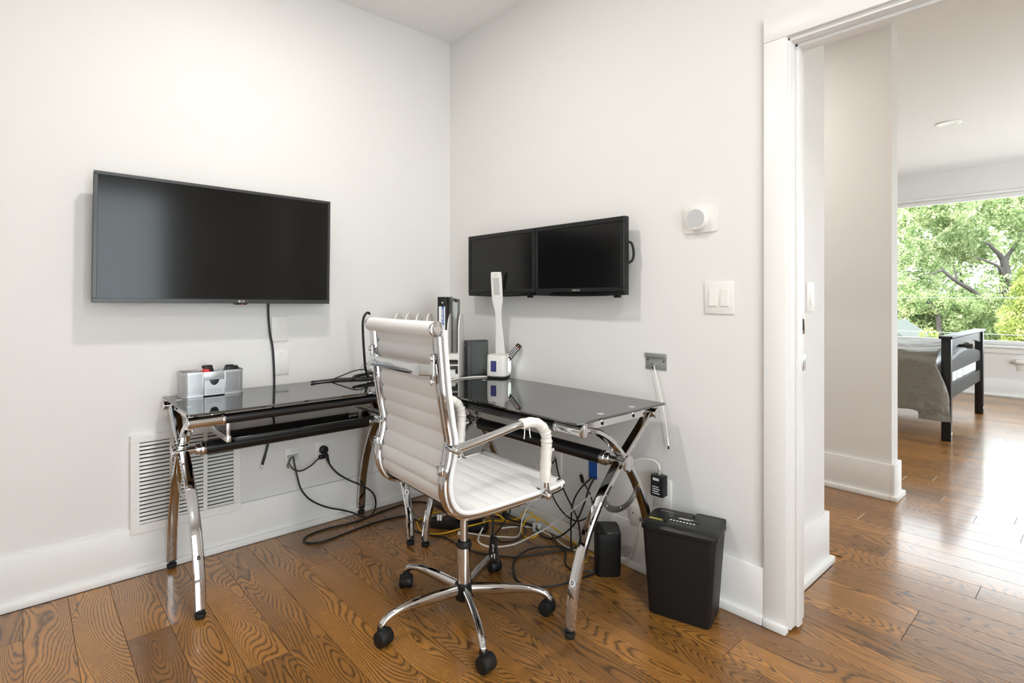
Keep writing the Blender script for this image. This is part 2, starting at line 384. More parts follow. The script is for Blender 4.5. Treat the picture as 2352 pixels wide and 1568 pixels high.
# baseboards with shoe moulding
def baseboard(name, label, segs):
    t = thing(name, label, 'baseboard', (segs[0][0], segs[0][1], 0), kind='structure')
    for x0, y0, x1, y1, nx, ny in segs:
        for nm, d, h, b in (('board', .016, .195, .002), ('shoe_moulding', .034, .030, .005)):
            g = G(); ex = .0
            xa, xb = min(x0, x1), max(x0, x1); ya, yb = min(y0, y1), max(y0, y1)
            if nx: g.bb(min(x0, x0+nx*d), max(x0, x0+nx*d), ya - (d if ny == -1 else 0), yb, 0, h, b)
            else: g.bb(xa, xb, min(y0, y0+ny*d), max(y0, y0+ny*d), 0, h, b)
            obj(nm, g, TRIM, t, True)
    return t
baseboard('baseboard_left', 'tall white baseboard under the television wall', [(-3.05, 0, -.0, 0, 0, -1)])
bs = baseboard('baseboard_right', 'tall white baseboard behind the desk and shredder', [(0, -1.926, 0, 0, -1, 0)])
g = G(); g.bb(-.034, 0, -2.005, -1.926, 0, .030, .005); obj('shoe_moulding', g, TRIM, bs, True)
t = thing('baseboard_hall_near', 'white baseboard around the wall end outside the doorway', 'baseboard', (.645, -1.905, 0), kind='structure')
for nm, d, h, b in (('board', .016, .225, .002), ('shoe_moulding', .034, .030, .005)):
    g = G(); g.bb(.115, .645+d, -1.905-d, -1.905, 0, h, b); g.bb(.645, .645+d, -1.905, 2.2, 0, h, b); obj(nm, g, TRIM, t, True)
t = thing('baseboard_hall_far', 'white baseboard wrapping the hall partition end', 'baseboard', (1.8, -1.9, 0), kind='structure')
for nm, d, h, b in (('board', .016, .205, .002), ('shoe_moulding', .034, .030, .005)):
    g = G(); g.bb(1.738-d, 1.865+d, -1.90-d, -1.90, 0, h, b); g.bb(1.738-d, 1.738, -1.9, 2.2, 0, h, b); g.bb(1.865, 1.865+d, -1.9, 2.2, 0, h, b); obj(nm, g, TRIM, t, True)
baseboard('baseboard_far', 'white baseboard under the bedroom picture window', [(FX, -4.7, FX, 2.2, -1, 0)])

# doorway trim
t = thing('door_1', 'white trimmed open doorway from the office to the hall', 'doorway', (0, -2.4, 0), kind='structure')
g = G(); g.bb(-.020, 0, -2.005, -1.926, .030, 2.06, .003); obj('side_casing', g, TRIM, t, True)
g = G(); g.bb(-.021, 0, -2.98, -1.926, 2.06, 2.149, .003); obj('head_casing', g, TRIM, t, True)
g = G(); g.bb(-.020, 0, -2.96, -2.87, 0, 2.06, .003); obj('side_casing', g, TRIM, t, True)
g = G(); g.bb(-.004, .119, -2.012, -1.99, .012, 2.06, .003); obj('jamb', g, TRIM, t, True)
g = G(); g.bb(-.004, .119, -2.88, -2.858, 0, 2.06, .003); obj('jamb', g, TRIM, t, True)
g = G(); g.bb(-.004, .119, -2.88, -1.99, 2.046, 2.07, .003); obj('head_jamb', g, TRIM, t, True)
g = G(); g.bb(.035, .072, -2.024, -2.012, .012, 2.046, .003); obj('door_stop', g, TRIM, t, True)
g = G(); g.bb(.035, .072, -2.858, -2.012, 2.034, 2.046, .003); obj('door_stop', g, TRIM, t, True)
g = G(); g.bb(.086, .118, -2.0148, -2.012, 1.031, 1.10, .002); g2 = obj('strike_plate', g, BRASS, t, True)
g = G(); g.bb(.096, .108, -2.016, -2.0145, 1.045, 1.085); obj('latch_hole', g, DARK, g2, True)
g = G(); g.bb(.092, .126, -2.0152, -2.012, .90, .958, .002); obj('lower_strike_plate', g, BRUSH, t, True)

# floor planks near enough to tell apart
PW = .13
def build_planks():
    cache = {}; x = -.02 - 22*PW
    while x < 2.70:
        ytop = -.036 if x+PW < .0 else (-2.0 if x < .05 else (-1.94 if x < .67 else 1.2))
        ylow = -3.2 if x < -.1 else -3.6
        y = ylow - random.random()*.8
        while y < ytop:
            ln = random.choice((.48, .66, .84, .98, 1.16, 1.34))
            y1 = min(y+ln, ytop)
            if ytop - y1 < .15: y1 = ytop
            ln = round(y1-y, 3)
            if ln > .04:
                if ln not in cache:
                    gg = G(); gg.box((0, 0, -.0028), (PW-.0012, ln-.0012, .0056), .0007, 1)
                    bmesh.ops.recalc_face_normals(gg.bm, faces=gg.bm.faces)
                    me = bpy.data.meshes.new('plank'); gg.bm.to_mesh(me); gg.bm.free(); me.materials.append(PLANK); cache[ln] = me
                o = bpy.data.objects.new('plank', cache[ln]); COL.objects.link(o); o.parent = floor
                o.location = (x+PW/2, (y+y1)/2, 0)
            y = y1
        x += PW
build_planks()

# ------------------------------------------------------------------ L-shaped desk
DZ = .740
desk = thing('corner_desk', 'L-shaped black glass desk on crossed chrome legs in the corner', 'desk', (-.33, -.31, 0))
g = G(); g.bb(-1.525, -.612, -.535, -.045, DZ-.008, DZ, .0015, 1); obj('glass_top', g, BGLASS, desk, True)
g = G(); g.bb(-.595, -.058, -1.555, -.572, DZ-.008, DZ, .0015, 1); obj('glass_top', g, BGLASS, desk, True)
g = G(); g.prism([(-.608, -.045, DZ-.008), (-.608, -.535, DZ-.008), (-.595, -.568, DZ-.008), (-.058, -.568, DZ-.008), (-.058, -.30, DZ-.008), (-.20, -.045, DZ-.008)], (0, 0, .008)); obj('corner_glass', g, BGLASS, desk, True, ang=0)
ARC1 = [(.050, .700), (.10, .694), (.16, .672), (.223, .633), (.285, .575), (.345, .505), (.40, .420), (.447, .320), (.485, .185), (.503, .030)]
ARC2 = [(.004, .030), (.022, .15), (.070, .285), (.135, .392), (.205, .472), (.275, .540), (.34, .594), (.41, .650), (.465, .698)]
LEGSEC = [(-.0105, -.0155), (-.0065, -.0195), (.0065, -.0195), (.0105, -.0155), (.0125, 0), (.0105, .0155), (.0065, .0195), (-.0065, .0195), (-.0105, .0155), (-.0125, 0)]
def frame(base, fd, ax, letter, letter_on):
    # base: front foot point; fd: unit direction front -> back; ax: unit direction along the tubes (outwards)
    base = Vector(base); fd = Vector(fd); ax = Vector(ax)
    def P(u, z, k=0): return base + fd*u + Vector((0, 0, z)) + ax*k
    for arc, k, fu in ((ARC1, .0, .503), (ARC2, .0, .004)):
        pts = catmull([P(u, z, k) for u, z in arc], 5)
        g = G(); g.sweep(pts, LEGSEC, ax); lg = obj('leg', g, CHROME, desk, True)
        g = G(); b = P(fu, 0, k)
        g.lathe([(.004, .034), (.0155, .033), (.017, .028), (.011, .025), (.010, .020), (.018, .018), (.0195, .012), (.018, .008), (.0165, .0), (.002, 0)], tuple(b), 18); obj('levelling_foot', g, RUBBER, lg, True)
        if arc is letter_on and letter:
            i = min(range(1, len(pts)-1), key=lambda q: abs(pts[q].z-letter[1])); rr = letter[2]
            up = (pts[i+1]-pts[i-1]).normalized(); out = rr.cross(up).normalized(); c = pts[i] + out*.0134
            if letter[3]:
                g = G(); g.cyl(c-out*.001, c+out*.0004, .0125, seg=20); obj('round_sticker', g, PAPER, lg, True)
            M = ROOTM[desk.name].inverted()
            text(letter[0], .021 if not letter[3] else .017, INK, lg, M @ (c+out*.0008), rr, up, 'leg_letter', bold=.0006)
    # crossing hub
    h = P(.282, .545)
    g = G(); g.cyl(h-ax*.045, h+ax*.038, .0155, seg=24); obj('hub', g, CHROME, desk, True)
    g = G(); g.cyl(h+ax*.036, h+ax*.044, .031, seg=28, bev=.003); obj('hub_cap', g, CHROME, desk, True)
    g = G(); g.cyl(h-ax*.075, h-ax*.042, .0225, seg=24, bev=.003); g.cyl(h-ax*.080, h-ax*.060, .0290, seg=24, bev=.002); obj('hub_collar', g, CHROME, desk, True)
    # side bar under the glass and its end sleeves
    zt = .703
    g = G(); g.sweep([P(.03, zt+.004), P(.49, zt+.004)], [(-.012, -.008), (.012, -.008), (.012, .008), (-.012, .008)], ax); sb = obj('side_bar', g, CHROME, desk, True)
    for u in (.17, .36):
        g = G(); g.cyl(P(u, zt+.004)+ax*.0075, P(u, zt+.004)+ax*.0105, .006, seg=14); obj('bolt', g, BLACK, sb, True)
        g = G(); g.cyl(P(u, zt+.012), P(u, DZ-.008), .012, seg=20); obj('glass_standoff', g, BRUSH, sb, True)
        g = G(); g.cyl(P(u, DZ-.0002), P(u, DZ+.0006), .0125, seg=24); obj('glass_disc', g, LGREY, sb, True)
    for u in (.035, .483):
        c = P(u, zt)
        g = G(); g.cyl(c-ax*.085, c+ax*.032, .0205 if u < .1 else .0185, seg=26); g.cyl(c-ax*.090, c-ax*.078, .0225, seg=26, bev=.002); obj('end_sleeve', g, CHROME, desk, True)
        g = G(); g.cyl(c+ax*.030, c+ax*.037, .0222, seg=28, bev=.002); obj('end_cap', g, CHROME, desk, True)
    # curved spacer plate with holes between the two legs
    g = G(); pts = []
    for k in range(13):
        a = math.radians(195 + 150*k/12); pts.append(P(.292+.108*math.cos(a), .445+.078*math.sin(a)))
    g.sweep(pts, [(-.012, -.0015), (.012, -.0015), (.012, .0015), (-.012, .0015)], ax); sp = obj('spacer_plate', g, BRUSH, desk, True)
    for k in (2, 6, 10):
        c = pts[k]; g = G(); g.cyl(c+ax*.001, c+ax*.0032, .005, seg=12); obj('bolt', g, CHROME, sp, True)
frame((-1.492, -.541, 0), (0, 1, 0), (-1, 0, 0), ('B', .205, Vector((1, 0, 0)), False), ARC2)
frame((-.612, -.541, 0), (0, 1, 0), (1, 0, 0), ('A', .225, Vector((1, 0, 0)), True), ARC2)
frame((-.585, -1.512, 0), (1, 0, 0), (0, -1, 0), ('D', .185, Vector((0, -1, 0)), True), ARC2)
frame((-.575, -.600, 0), (1, 0, 0), (0, 1, 0), ('C', .155, Vector((0, -1, 0)), True), ARC2)
for p0, p1, r in (((-1.41, -.506, .703), (-.69, -.506, .703), .0185), ((-1.41, -.058, .703), (-.69, -.058, .703), .0185),
                  ((-1.415, -.259, .545), (-.69, -.259, .545), .0275),
                  ((-.55, -1.43, .703), (-.55, -.68, .703), .0185), ((-.102, -1.43, .703), (-.102, -.68, .703), .0185),
                  ((-.303, -1.435, .545), (-.303, -.68, .545), .0275)):
    g = G(); g.cyl(p0, p1, r, seg=28); obj('cross_tube', g, BTUBE, desk, True)
# sliding keyboard tray under the left glass
g = G(); g.prism(rrect(.64, .275, .02, 4, 0, -1.05, -.345)[0:] and [(x, y, .612) for x, y, z in rrect(.64, .275, .02, 4, 0, -1.05, -.345)], (0, 0, .008)); tr = obj('keyboard_tray', g, BGLASS, desk, True)
for x in (-1.382, -.718):
    g = G(); g.bb(x-.008, x+.008, -.485, -.20, .606, .630, .002); obj('tray_rail', g, BRUSH, desk, True)
    for y in (-.47, -.24):
        g = G(); g.bb(x-.006, x+.006, y-.007, y+.007, .63, .695, .001); obj('tray_hanger', g, BRUSH, desk, True)
g = G(); g.bb(-1.36, -.74, -.487, -.478, .604, .618, .003); obj('tray_lip', g, BLACK, desk, True)

# ------------------------------------------------------------------ office chair
ch = thing('office_chair', 'white ribbed high-back office chair on five-star chrome base', 'chair', (-.764, -1.156, 0), math.radians(-3.5))
PROF = [(-.258, 1.060), (-.253, 1.00), (-.247, .937), (-.240, .868), (-.226, .772), (-.216, .712), (-.222, .660), (-.232, .620), (-.236, .572), (-.226, .527), (-.203, .492), (-.165, .473), (-.105, .467), (-.02, .467), (.06, .468), (.14, .470), (.215, .474), (.258, .482)]
prof = catmull([(u+.010, 0, z) for u, z in PROF], 7)
def arclen(P):
    s = [0]
    for a, b in zip(P, P[1:]): s.append(s[-1]+(b-a).length)
    return s
# padded sling: scalloped on both faces, following the side rails
def sling(vhalf, t0, amp, off, pitch=.056, e0=0, e1=None):
    S = arclen(prof); tot = S[-1]; n = 260; pts = []
    for k in range(n+1):
        q = tot*k/n; i = min(len(S)-2, max(0, next(j for j in range(len(S)-1) if S[j+1] >= q-1e-9))); f = (q-S[i])/(S[i+1]-S[i]); p = prof[i].lerp(prof[i+1], f)
        i0, i1 = max(0, i-1), min(len(prof)-1, i+2); tg = (prof[i1]-prof[i0]).normalized(); nn = Vector((-tg.z, 0, tg.x)) # turned to the sitter's side
        if nn.z < 0 and q > tot*.6: nn = -nn
        if nn.x < 0 and q < tot*.5: nn = -nn
        d = amp*math.sqrt(abs(math.sin(PI*q/pitch)))*(1 if q < tot*.52 else .5) ; pts.append((p, nn, d))
    R = []
    cols = [-1, -.985, -.94, -.5, 0, .5, .94, .985, 1]
    for p, nn, d in pts:
        ring = []
        for c in cols: e = 1-max(0, (abs(c)-.94)/.06)**2; ring.append(p + Vector((0, c*vhalf, 0)) + nn*(off+(t0+d)*max(.5, e)))
        for c in cols[::-1]: e = 1-max(0, (abs(c)-.94)/.06)**2; ring.append(p + Vector((0, c*vhalf, 0)) + nn*(off-(t0+d)*max(.5, e)))
        R.append(ring)
    g = G(); g.rings(R); return g
def edge_path(v, off):
    out = []
    for i, p in enumerate(prof):
        tg = (prof[min(i+1, len(prof)-1)]-prof[max(i-1, 0)]).normalized(); nn = Vector((-tg.z, 0, tg.x)); 
        if (nn.x if i < len(prof)*.5 else nn.z) < 0: nn = -nn
        out.append(p + Vector((0, v, 0)) + nn*off)
    return out
for s_ in (-1, 1):
    g = G(); g.tube(edge_path(s_*.2495, .0115), .0078, 10); obj('edge_piping', g, WLEATHER, ch)
obj('seat_and_back', sling(.250, .0035, .0075, .0115), WLEATHER, ch, ang=60)
RAIL = [(-.012, -.021), (-.006, -.023), (-.003, -.018), (.003, -.018), (.006, -.023), (.012, -.021), (.0145, -.012), (.0115, -.006), (.0115, .004), (.0145, .010), (.012, .019), (-.012, .019), (-.0145, .010), (-.0115, .004), (-.0115, -.006), (-.0145, -.012)]
for sgn in (-1, 1):
    pts = [Vector((p.x, sgn*.231, p.z)) for p in prof[2:-1]]
    g = G(); g.sweep(pts, RAIL, (0, 1, 0)); rl = obj('side_rail', g, CHROME, ch)
    g = G(); c = Vector((-.2285, sgn*.231, .628)); g.box(c, (.033, .036, .030), .004); obj('rail_joint', g, CHROME, rl)
    g = G(); g.cyl(c+Vector((-.015, 0, .002)), c+Vector((-.0185, 0, .002)), .006, seg=14); obj('screw', g, BRUSH, rl)
# head roll and front roll
for nm, u, z, r, bow in (('head_roll', -.256, 1.064, .0245, .012), ('front_roll', .262, .484, .020, 0)):
    n = 14; pts = [Vector((u - bow*math.cos(PI*(k/n-.5)), -.232+.464*k/n, z)) for k in range(n+1)]
    g = G(); g.tube(pts, r, 20); rr = obj(nm, g, WLEATHER, ch)
    for s in (-1, 1):
        c = pts[0] if s < 0 else pts[-1]; d = Vector((0, s, 0))
        g = G(); g.cyl(c-d*.004, c+d*.010, r*1.02, seg=24, bev=.004); cp = obj('roll_cap', g, CHROME, rr)
        g = G(); g.cyl(c+d*.009, c+d*.0115, r*.45, seg=18); g.cyl(c+d*.011, c+d*.0125, r*.2, seg=12); obj('cap_screw', g, BRUSH, rr)
# rear grab bar with bolt plates
n = 16; pts = []
for k in range(n+1):
    q = k/n; v = -.226+.452*q; s = min(1, min(q, 1-q)/.16); pts.append(Vector((-.256-.030*math.sin(s*PI/2), v, .938)))
g = G(); g.sweep(pts, [(-.004, -.018), (.004, -.018), (.0055, -.012), (.0055, .012), (.004, .018), (-.004, .018), (-.0055, .012), (-.0055, -.012)], (0, 0, 1)); obj('back_bar', g, CHROME, ch)
for s in (-1, 1):
    g = G(); g.box((-.263, s*.222, .938), (.006, .022, .098), .004); pl = obj('bar_plate', g, CHROME, ch)
    for dz in (-.036, .036):
        g = G(); g.cyl((-.265, s*.222, .938+dz), (-.272, s*.222, .938+dz), .0085, seg=16, bev=.002); obj('screw', g, BRUSH, pl)
# armrests: flat chrome tube, vinyl sleeve with ties
ARM = [(-.203, .697), (-.13, .708), (-.05, .721), (.03, .734), (.080, .738), (.118, .732), (.148, .712), (.164, .682), (.166, .640), (.163, .590), (.160, .545), (.158, .500)]
for s in (-1, 1):
    v = s*.268; ap = catmull([(u, v, z) for u, z in ARM], 6)
    SECA = [(.0125*math.cos(2*PI*j/14), .0165*math.sin(2*PI*j/14)) for j in range(14)]
    g = G(); g.sweep(ap, SECA, (0, 1, 0)); ar = obj('armrest', g, CHROME, ch)
    sl = ap[20:64]; sc_ = []
    for i, p in enumerate(sl):
        bend = math.exp(-((i-22)/8)**2); k = 1.34 + .15*bend*math.sin(i*2.6) + .07*math.sin(i*1.3); 
        if i in (0, len(sl)-1): k = 1.22
        sc_.append((k, k*.98))
    g = G(); g.sweep(sl, SECA, (0, 1, 0), sc_); slv = obj('vinyl_sleeve', g, WCLOTH, ar, label='wrinkled cream vinyl armrest sleeve')
    for uu, zz, dx in ((sl[2].x, sl[2].z-.018, -.004), (sl[5].x, sl[5].z-.018, .003)):
        g = G(); g.tube(catmull([(uu, v, zz+.004), (uu-.002, v-.004, zz-.012), (uu+dx, v-.003, zz-.034)], 4), .0022, 6); obj('tie', g, WCLOTH, ar)
    e = sl[30]; g = G(); g.tube(catmull([(e.x+.014, v, e.z), (e.x+.026, v-.004, e.z+.004), (e.x+.034, v+.003, e.z+.002)], 4), [.005]*4+[.004]*4+[.006], 6); obj('knot', g, WCLOTH, ar)
    # pegs to the side rails
    g = G(); g.cyl((-.212, s*.228, .697), (-.212, s*.292, .697), .0115, seg=18, bev=.002); pg = obj('arm_peg', g, CHROME, ar)
    g = G(); g.cyl((-.212, s*.290, .697), (-.212, s*.2945, .697), .006, seg=14); obj('screw', g, BRUSH, ar)
    g = G(); g.cyl((.159, s*.225, .478), (.159, s*.286, .478), .012, seg=18, bev=.002); g.sph((.159, s*.284, .478), .0135); g.box((.159, s*.268, .494), (.024, .030, .028), .006); obj('arm_peg', g, CHROME, ar)
# mechanism under the seat
g = G(); g.box((-.005, 0, .425), (.20, .115, .05), .012); g.box((0, 0, .388), (.085, .075, .05), .01); mech = obj('tilt_mechanism', g, BLACK, ch)
for x in (-.10, .085):
    g = G(); g.bb(x-.022, x+.022, -.205, .205, .440, .453, .004); obj('seat_spreader', g, BLACK, ch)
    for s in (-1, 1):
        g = G(); g.box((x, s*.214, .452), (.05, .022, .016), .004); obj('spreader_clamp', g, CHROME, ch)
g = G(); g.tube(catmull([(.05, -.05, .40), (.06, -.075, .392), (.062, -.093, .375), (.060, -.097, .335), (.058, -.098, .30)], 5), .0042, 8); lv = obj('height_lever', g, BLACK, ch)
g = G(); pad = [(-.016, .30), (-.020, .262), (-.032, .222), (-.020, .212), (.016, .214), (.026, .228), (.020, .262), (.014, .30)]
g.prism([(.058, -.098+a, z) for a, z in pad], (.008, 0, 0)); pdl = obj('lever_paddle', g, BLACKM, lv, ang=20)
for k, (a, z, w_, h_) in enumerate(((-.004, .270, .012, .003), (-.004, .263, .010, .003), (-.004, .252, .004, .010), (-.010, .240, .014, .003), (-.012, .231, .004, .012), (.002, .231, .010, .003), (.006, .226, .003, .008))):
    g = G(); g.bb(.0568, .0582, -.098+a-w_/2, -.098+a+w_/2, z-h_/2, z+h_/2); obj('pictogram_stroke', g, WINK, lv)
g = G(); g.box((.10, -.222, .452), (.035, .02, .012), .003); g.tube([(.10, -.215, .452), (.10, -.12, .44)], .004, 8); obj('tilt_lever', g, BLACK, ch)
# column and base
g = G(); g.cyl((0, 0, .262), (0, 0, .37), .0145, seg=28); obj('piston', g, BRUSH, ch)
g = G(); g.lathe([(.012, .270), (.024, .268), (.0285, .260), (.0285, .250), (.026, .246), (.012, .246)], seg=28); obj('column_collar', g, RUBBER, ch)
g = G(); g.lathe([(.010, .248), (.0255, .248), (.0262, .244), (.0262, .112), (.010, .112)], seg=32); cs = obj('column_sleeve', g, CHROME, ch)
g = G(); g.lathe([(.010, .118), (.030, .118), (.0345, .112), (.0345, .062), (.030, .055), (.010, .055)], seg=10); obj('base_hub', g, BLACK, ch, ang=20)
BASEA = math.radians(172+3.5)
arm_prof = [(.020, .092), (.08, .094), (.14, .096), (.195, .097), (.24, .095), (.275, .088), (.300, .077), (.313, .064)]
for k in range(5):
    a = BASEA + 2*PI*k/5; d = Vector((math.cos(a), math.sin(a), 0)); up = Vector((-math.sin(a), math.cos(a), 0))
    pts = catmull([d*r + Vector((0, 0, z)) for r, z in arm_prof], 5); n = len(pts)
    sec = [(.0215*math.cos(2*PI*j/14), .0135*math.sin(2*PI*j/14)) for j in range(14)]
    g = G(); g.sweep(pts, sec, up, [((1.0 if i < n*.25 else 1.0-.42*min(1, (i/n-.25)/.35)), 1-.1*i/n) for i in range(n)]); am = obj('base_arm', g, CHROME, ch)
    e = d*.316
    g = G(); g.cyl(e+Vector((0, 0, .050)), e+Vector((0, 0, .066)), .0085, seg=14); obj('caster_stem', g, BRUSH, am)
    ca = a + (1.9, .55, 2.6, .9, 2.3)[k]; wd = Vector((math.cos(ca), math.sin(ca), 0)); wx = Vector((-math.sin(ca), math.cos(ca), 0)); c = e + wd*.012 + Vector((0, 0, .026))
    g = G(); hood = []
    for q in range(15):
        an = math.radians(-10+200*q/14); hood.append((math.cos(an), math.sin(an)))
    R = []
    for (w0, rad) in ((-.0235, .018), (-.0225, .0245), (-.010, .0285), (.010, .0285), (.0225, .0245), (.0235, .018)): R.append([c + wx*w0 + wd*(x*rad) + Vector((0, 0, y*rad)) for x, y in hood])
    g.rings(R); g.cyl(e+Vector((0, 0, .044)), e+Vector((0, 0, .058)), .0145, seg=16, bev=.002); obj('caster_hood', g, BLACK, am)
    for s in (-1, 1):
        g = G(); g.cyl(c+wx*s*.004, c+wx*s*.0255, .0258, seg=26, bev=.005); obj('caster_wheel', g, BLACKM, am)

# ------------------------------------------------------------------ television on the left wall
tv = thing('television', 'large black flat television mounted on the left wall', 'television', (-1.291, 0, 1.394), L_, roty=.0122)
TW, TH, TY = .953, .516, -.100
g = G(); g.bb(-TW/2, TW/2, TY, TY+.030, -TH/2, TH/2, .004); g.bb(-.34, .34, TY+.028, TY+.055, -.21, .17, .010); obj('body', g, BLACK, tv)
g = G(); g.bb(-TW/2+.014, TW/2-.012, TY-.0008, TY+.004, -TH/2+.018, TH/2-.013); obj('screen', g, SCREEN, tv, ang=0)
for nm, a in (('bezel_strip', (-TW/2, TW/2, TH/2-.0135, TH/2)), ('bezel_strip', (-TW/2, TW/2, -TH/2, -TH/2+.0185)), ('bezel_strip', (-TW/2, -TW/2+.0145, -TH/2+.0185, TH/2-.0135)), ('bezel_strip', (TW/2-.0125, TW/2, -TH/2+.0185, TH/2-.0135))):
    g = G(); g.bb(a[0], a[1], TY-.003, TY+.006, a[2], a[3], .0012, 1); obj(nm, g, BEZEL, tv)
g = G(); g.prism([(.032, TY+.004, -TH/2), (.042, TY+.004, -TH/2-.006), (.085, TY+.004, -TH/2-.006), (.095, TY+.004, -TH/2)], (0, .018, 0)); obj('sensor_pod', g, BLACK, tv, ang=0)
g = G(); g.sph((.068, TY+.003, -TH/2-.0035), .0018, 8, 6); obj('standby_light', g, LEDRED, tv)
g = G(); g.cyl((.055, TY-.0028, -TH/2+.0095), (.055, TY-.0036, -TH/2+.0095), .0050, seg=20); obj('emblem', g, SINK, tv)
g = G(); g.tube([(.055+.0032*math.cos(q), TY-.0037, -TH/2+.0095+.0032*math.sin(q)) for q in np.linspace(.4, 5.6, 12)], .0005, 4); obj('emblem_line', g, BEZEL, tv)
text('LG', .0105, SINK, tv, (.0705, TY-.0032, -TH/2+.0095), (1, 0, 0), (0, 0, 1), bold=.0003)
g = G(); g.bb(-.20, .20, TY+.053, -.001, -.09, .09, .004); obj('wall_bracket', g, BLACKM, tv)

# cable hanging from the television behind the desk
def cable(name, label, pts, r, m, cat='cable', group=None, n=6, seg=8, root=None):
    P = catmull(pts, n)
    if root is None: root = thing(name, label, cat, tuple(P[0]) if P[0].z < P[-1].z else tuple(P[-1]), group=group)
    g = G(); g.tube(P, r, seg); obj('cord', g, m, root, True); return root
def connector(root, p, d, size, m=BLACK, tip=None):
    p = Vector(p); d = Vector(d).normalized(); q = d.to_track_quat('Z', 'Y').to_matrix().to_4x4(); M = Matrix.Translation(p) @ q
    g = G(); g.box((0, 0, size[2]/2), size, .002, M=M); obj('connector', g, m, root, True)
    if tip: g = G(); g.box((0, 0, size[2]+tip/2), (size[0]*.65, size[1]*.6, tip), .0006, M=M); obj('plug_tip', g, BRUSH, root, True)
c = cable('display_cable', 'black cable hanging from the television behind the desk with loose plug', [(-1.087, -.05, 1.15), (-1.087, -.02, 1.12), (-1.078, -.014, 1.0), (-1.064, -.014, .915), (-1.058, -.015, .80), (-1.058, -.016, .70), (-1.068, -.016, .58), (-1.083, -.016, .47), (-1.10, -.016, .40)], .0052, BCAB)
connector(c, (-1.10, -.016, .402), (-.30, 0, -.95), (.014, .009, .045), BLACK, .018)

# ------------------------------------------------------------------ two monitors on the right wall
def monitor(yc, label, brand):
    t = thing('monitor', label, 'monitor', (0, yc, 1.338), R_, 0 and '')
    W, H, Y = .536, .338, -.082
    g = G(); pts = []
    outl = [(-W/2, H/2), (W/2, H/2), (W/2, -H/2+.004)] + [(W/2-W*k/12, -H/2-.006*math.sin(PI*k/12)+.004) for k in range(1, 12)] + [(-W/2, -H/2+.004)]
    g.prism([(x, Y, z) for x, z in outl], (0, .028, 0)); g.bb(-.17, .17, Y+.026, Y+.044, -.12, .10, .008); obj('body', g, BLACK, t, ang=20)
    g = G(); g.bb(-W/2+.018, W/2-.020, Y-.0006, Y+.004, -H/2+.036, H/2-.022); obj('screen', g, SCREEN2, t, ang=0)
    for a in ((-W/2, W/2, H/2-.022, H/2), (-W/2, W/2, -H/2+.018, -H/2+.036), (-W/2, -W/2+.018, -H/2+.036, H/2-.022), (W/2-.020, W/2, -H/2+.036, H/2-.022)):
        g = G(); g.bb(a[0], a[1], Y-.005, Y+.004, a[2], a[3], .002, 1); obj('bezel_strip', g, BLACK, t)
    g = G(); g.prism([(-W/2+.10, Y-.006, -H/2+.006), (-W/2+.125, Y-.006, -H/2+.017), (W/2, Y-.006, -H/2+.017), (W/2, Y-.006, -H/2+.004)], (0, .008, 0)); obj('chin', g, SCREEN2, t, ang=0)
    g = G(); g.bb(W/2-.060, W/2-.032, Y+.002, Y+.020, -H/2-.008, -H/2+.006, .002); obj('button_pod', g, BLACK, t)
    if brand: text('SAMSUNG', .0105, SINK, t, (0, Y-.0056, -H/2+.026), (1, 0, 0), (0, 0, 1), bold=.0003)
    g = G(); g.bb(-.06, .06, Y+.044, 0, -.06, .06, .004); obj('wall_bracket', g, BLACKM, t)
    return t
monitor(-.566, 'black monitor nearer the room corner, behind the white lamp', False)
m2 = monitor(-1.106, 'black monitor nearer the doorway with maker lettering in view', True)
g = G(); g.tube(catmull([(.262, -.055, .062), (.276, -.045, .055), (.282, -.038, .02), (.278, -.040, -.015), (.262, -.05, -.03)], 5), .0055, 8); obj('cable_loop', g, BCAB, m2)

# ------------------------------------------------------------------ wall plates, switches, thermostat
def plate(name, label, cat, loc, rot, w_, h_, th=.006, group=None, m=PLATE, screws=True):
    t = thing(name, label, cat, loc, rot, group)
    g = G(); g.bb(-w_/2, w_/2, -th, 0, -h_/2, h_/2, .0025); obj('cover', g, m, t)
    if screws:
        for z in (-h_*.34, h_*.34):
            g = G(); g.cyl((0, -th+.0005, z), (0, -th-.0012, z), .0032, seg=12); obj('screw', g, BRUSH, t)
    return t
plate('blank_wall_plate', 'white blank plate just under the television, upper of two', 'wall plate', (-1.026, 0, 1.008), L_, .080, .122)
plate('blank_wall_plate', 'white blank plate above the desk, lower of two', 'wall plate', (-1.022, 0, .845), L_, .078, .122)
t = plate('cable_plate', 'white pass-through plate with cables hanging from its hood', 'wall plate', (-.967, 0, .355), L_, .072, .114, screws=False)
g = G(); g.cyl((0, -.006, .042), (0, -.0072, .042), .003, seg=10); obj('screw', g, BRUSH, t)
hood = [(.025*math.cos(a), -.034*math.sin(a)) for a in np.linspace(0, PI, 15)]
g = G(); g.prism([(x, -.0062, z+.022) for x, z in hood], (0, -.001, 0)); obj('opening', g, DARK, t, ang=0)
g = G(); g.loft([[(x, -.006, z+.022) for x, z in hood], [(x*.9, -.024, z*.85+.020) for x, z in hood]]); obj('hood', g, LGREY, t)
def sockets(t, th=.006, which=(-1, 1)):
    for s in which:
        g = G(); g.prism([(x, -th, z+s*.0195) for x, z, _ in [(p[0], p[1], 0) for p in rrect(.034, .028, .012, 5)]], (0, -.0015, 0)); f = obj('socket', g, PLATE, t)
        for x, w_, h_ in ((-.0065, .002, .009), (.0065, .002, .0075)):
            g = G(); g.bb(x-w_/2, x+w_/2, -th-.0019, -th-.0012, s*.0195+.003-h_/2, s*.0195+.003+h_/2); obj('slot', g, DARK, f)
        g = G(); g.cyl((0, -th-.0012, s*.0195-.008), (0, -th-.0019, s*.0195-.008), .0025, seg=12); obj('slot', g, DARK, f)
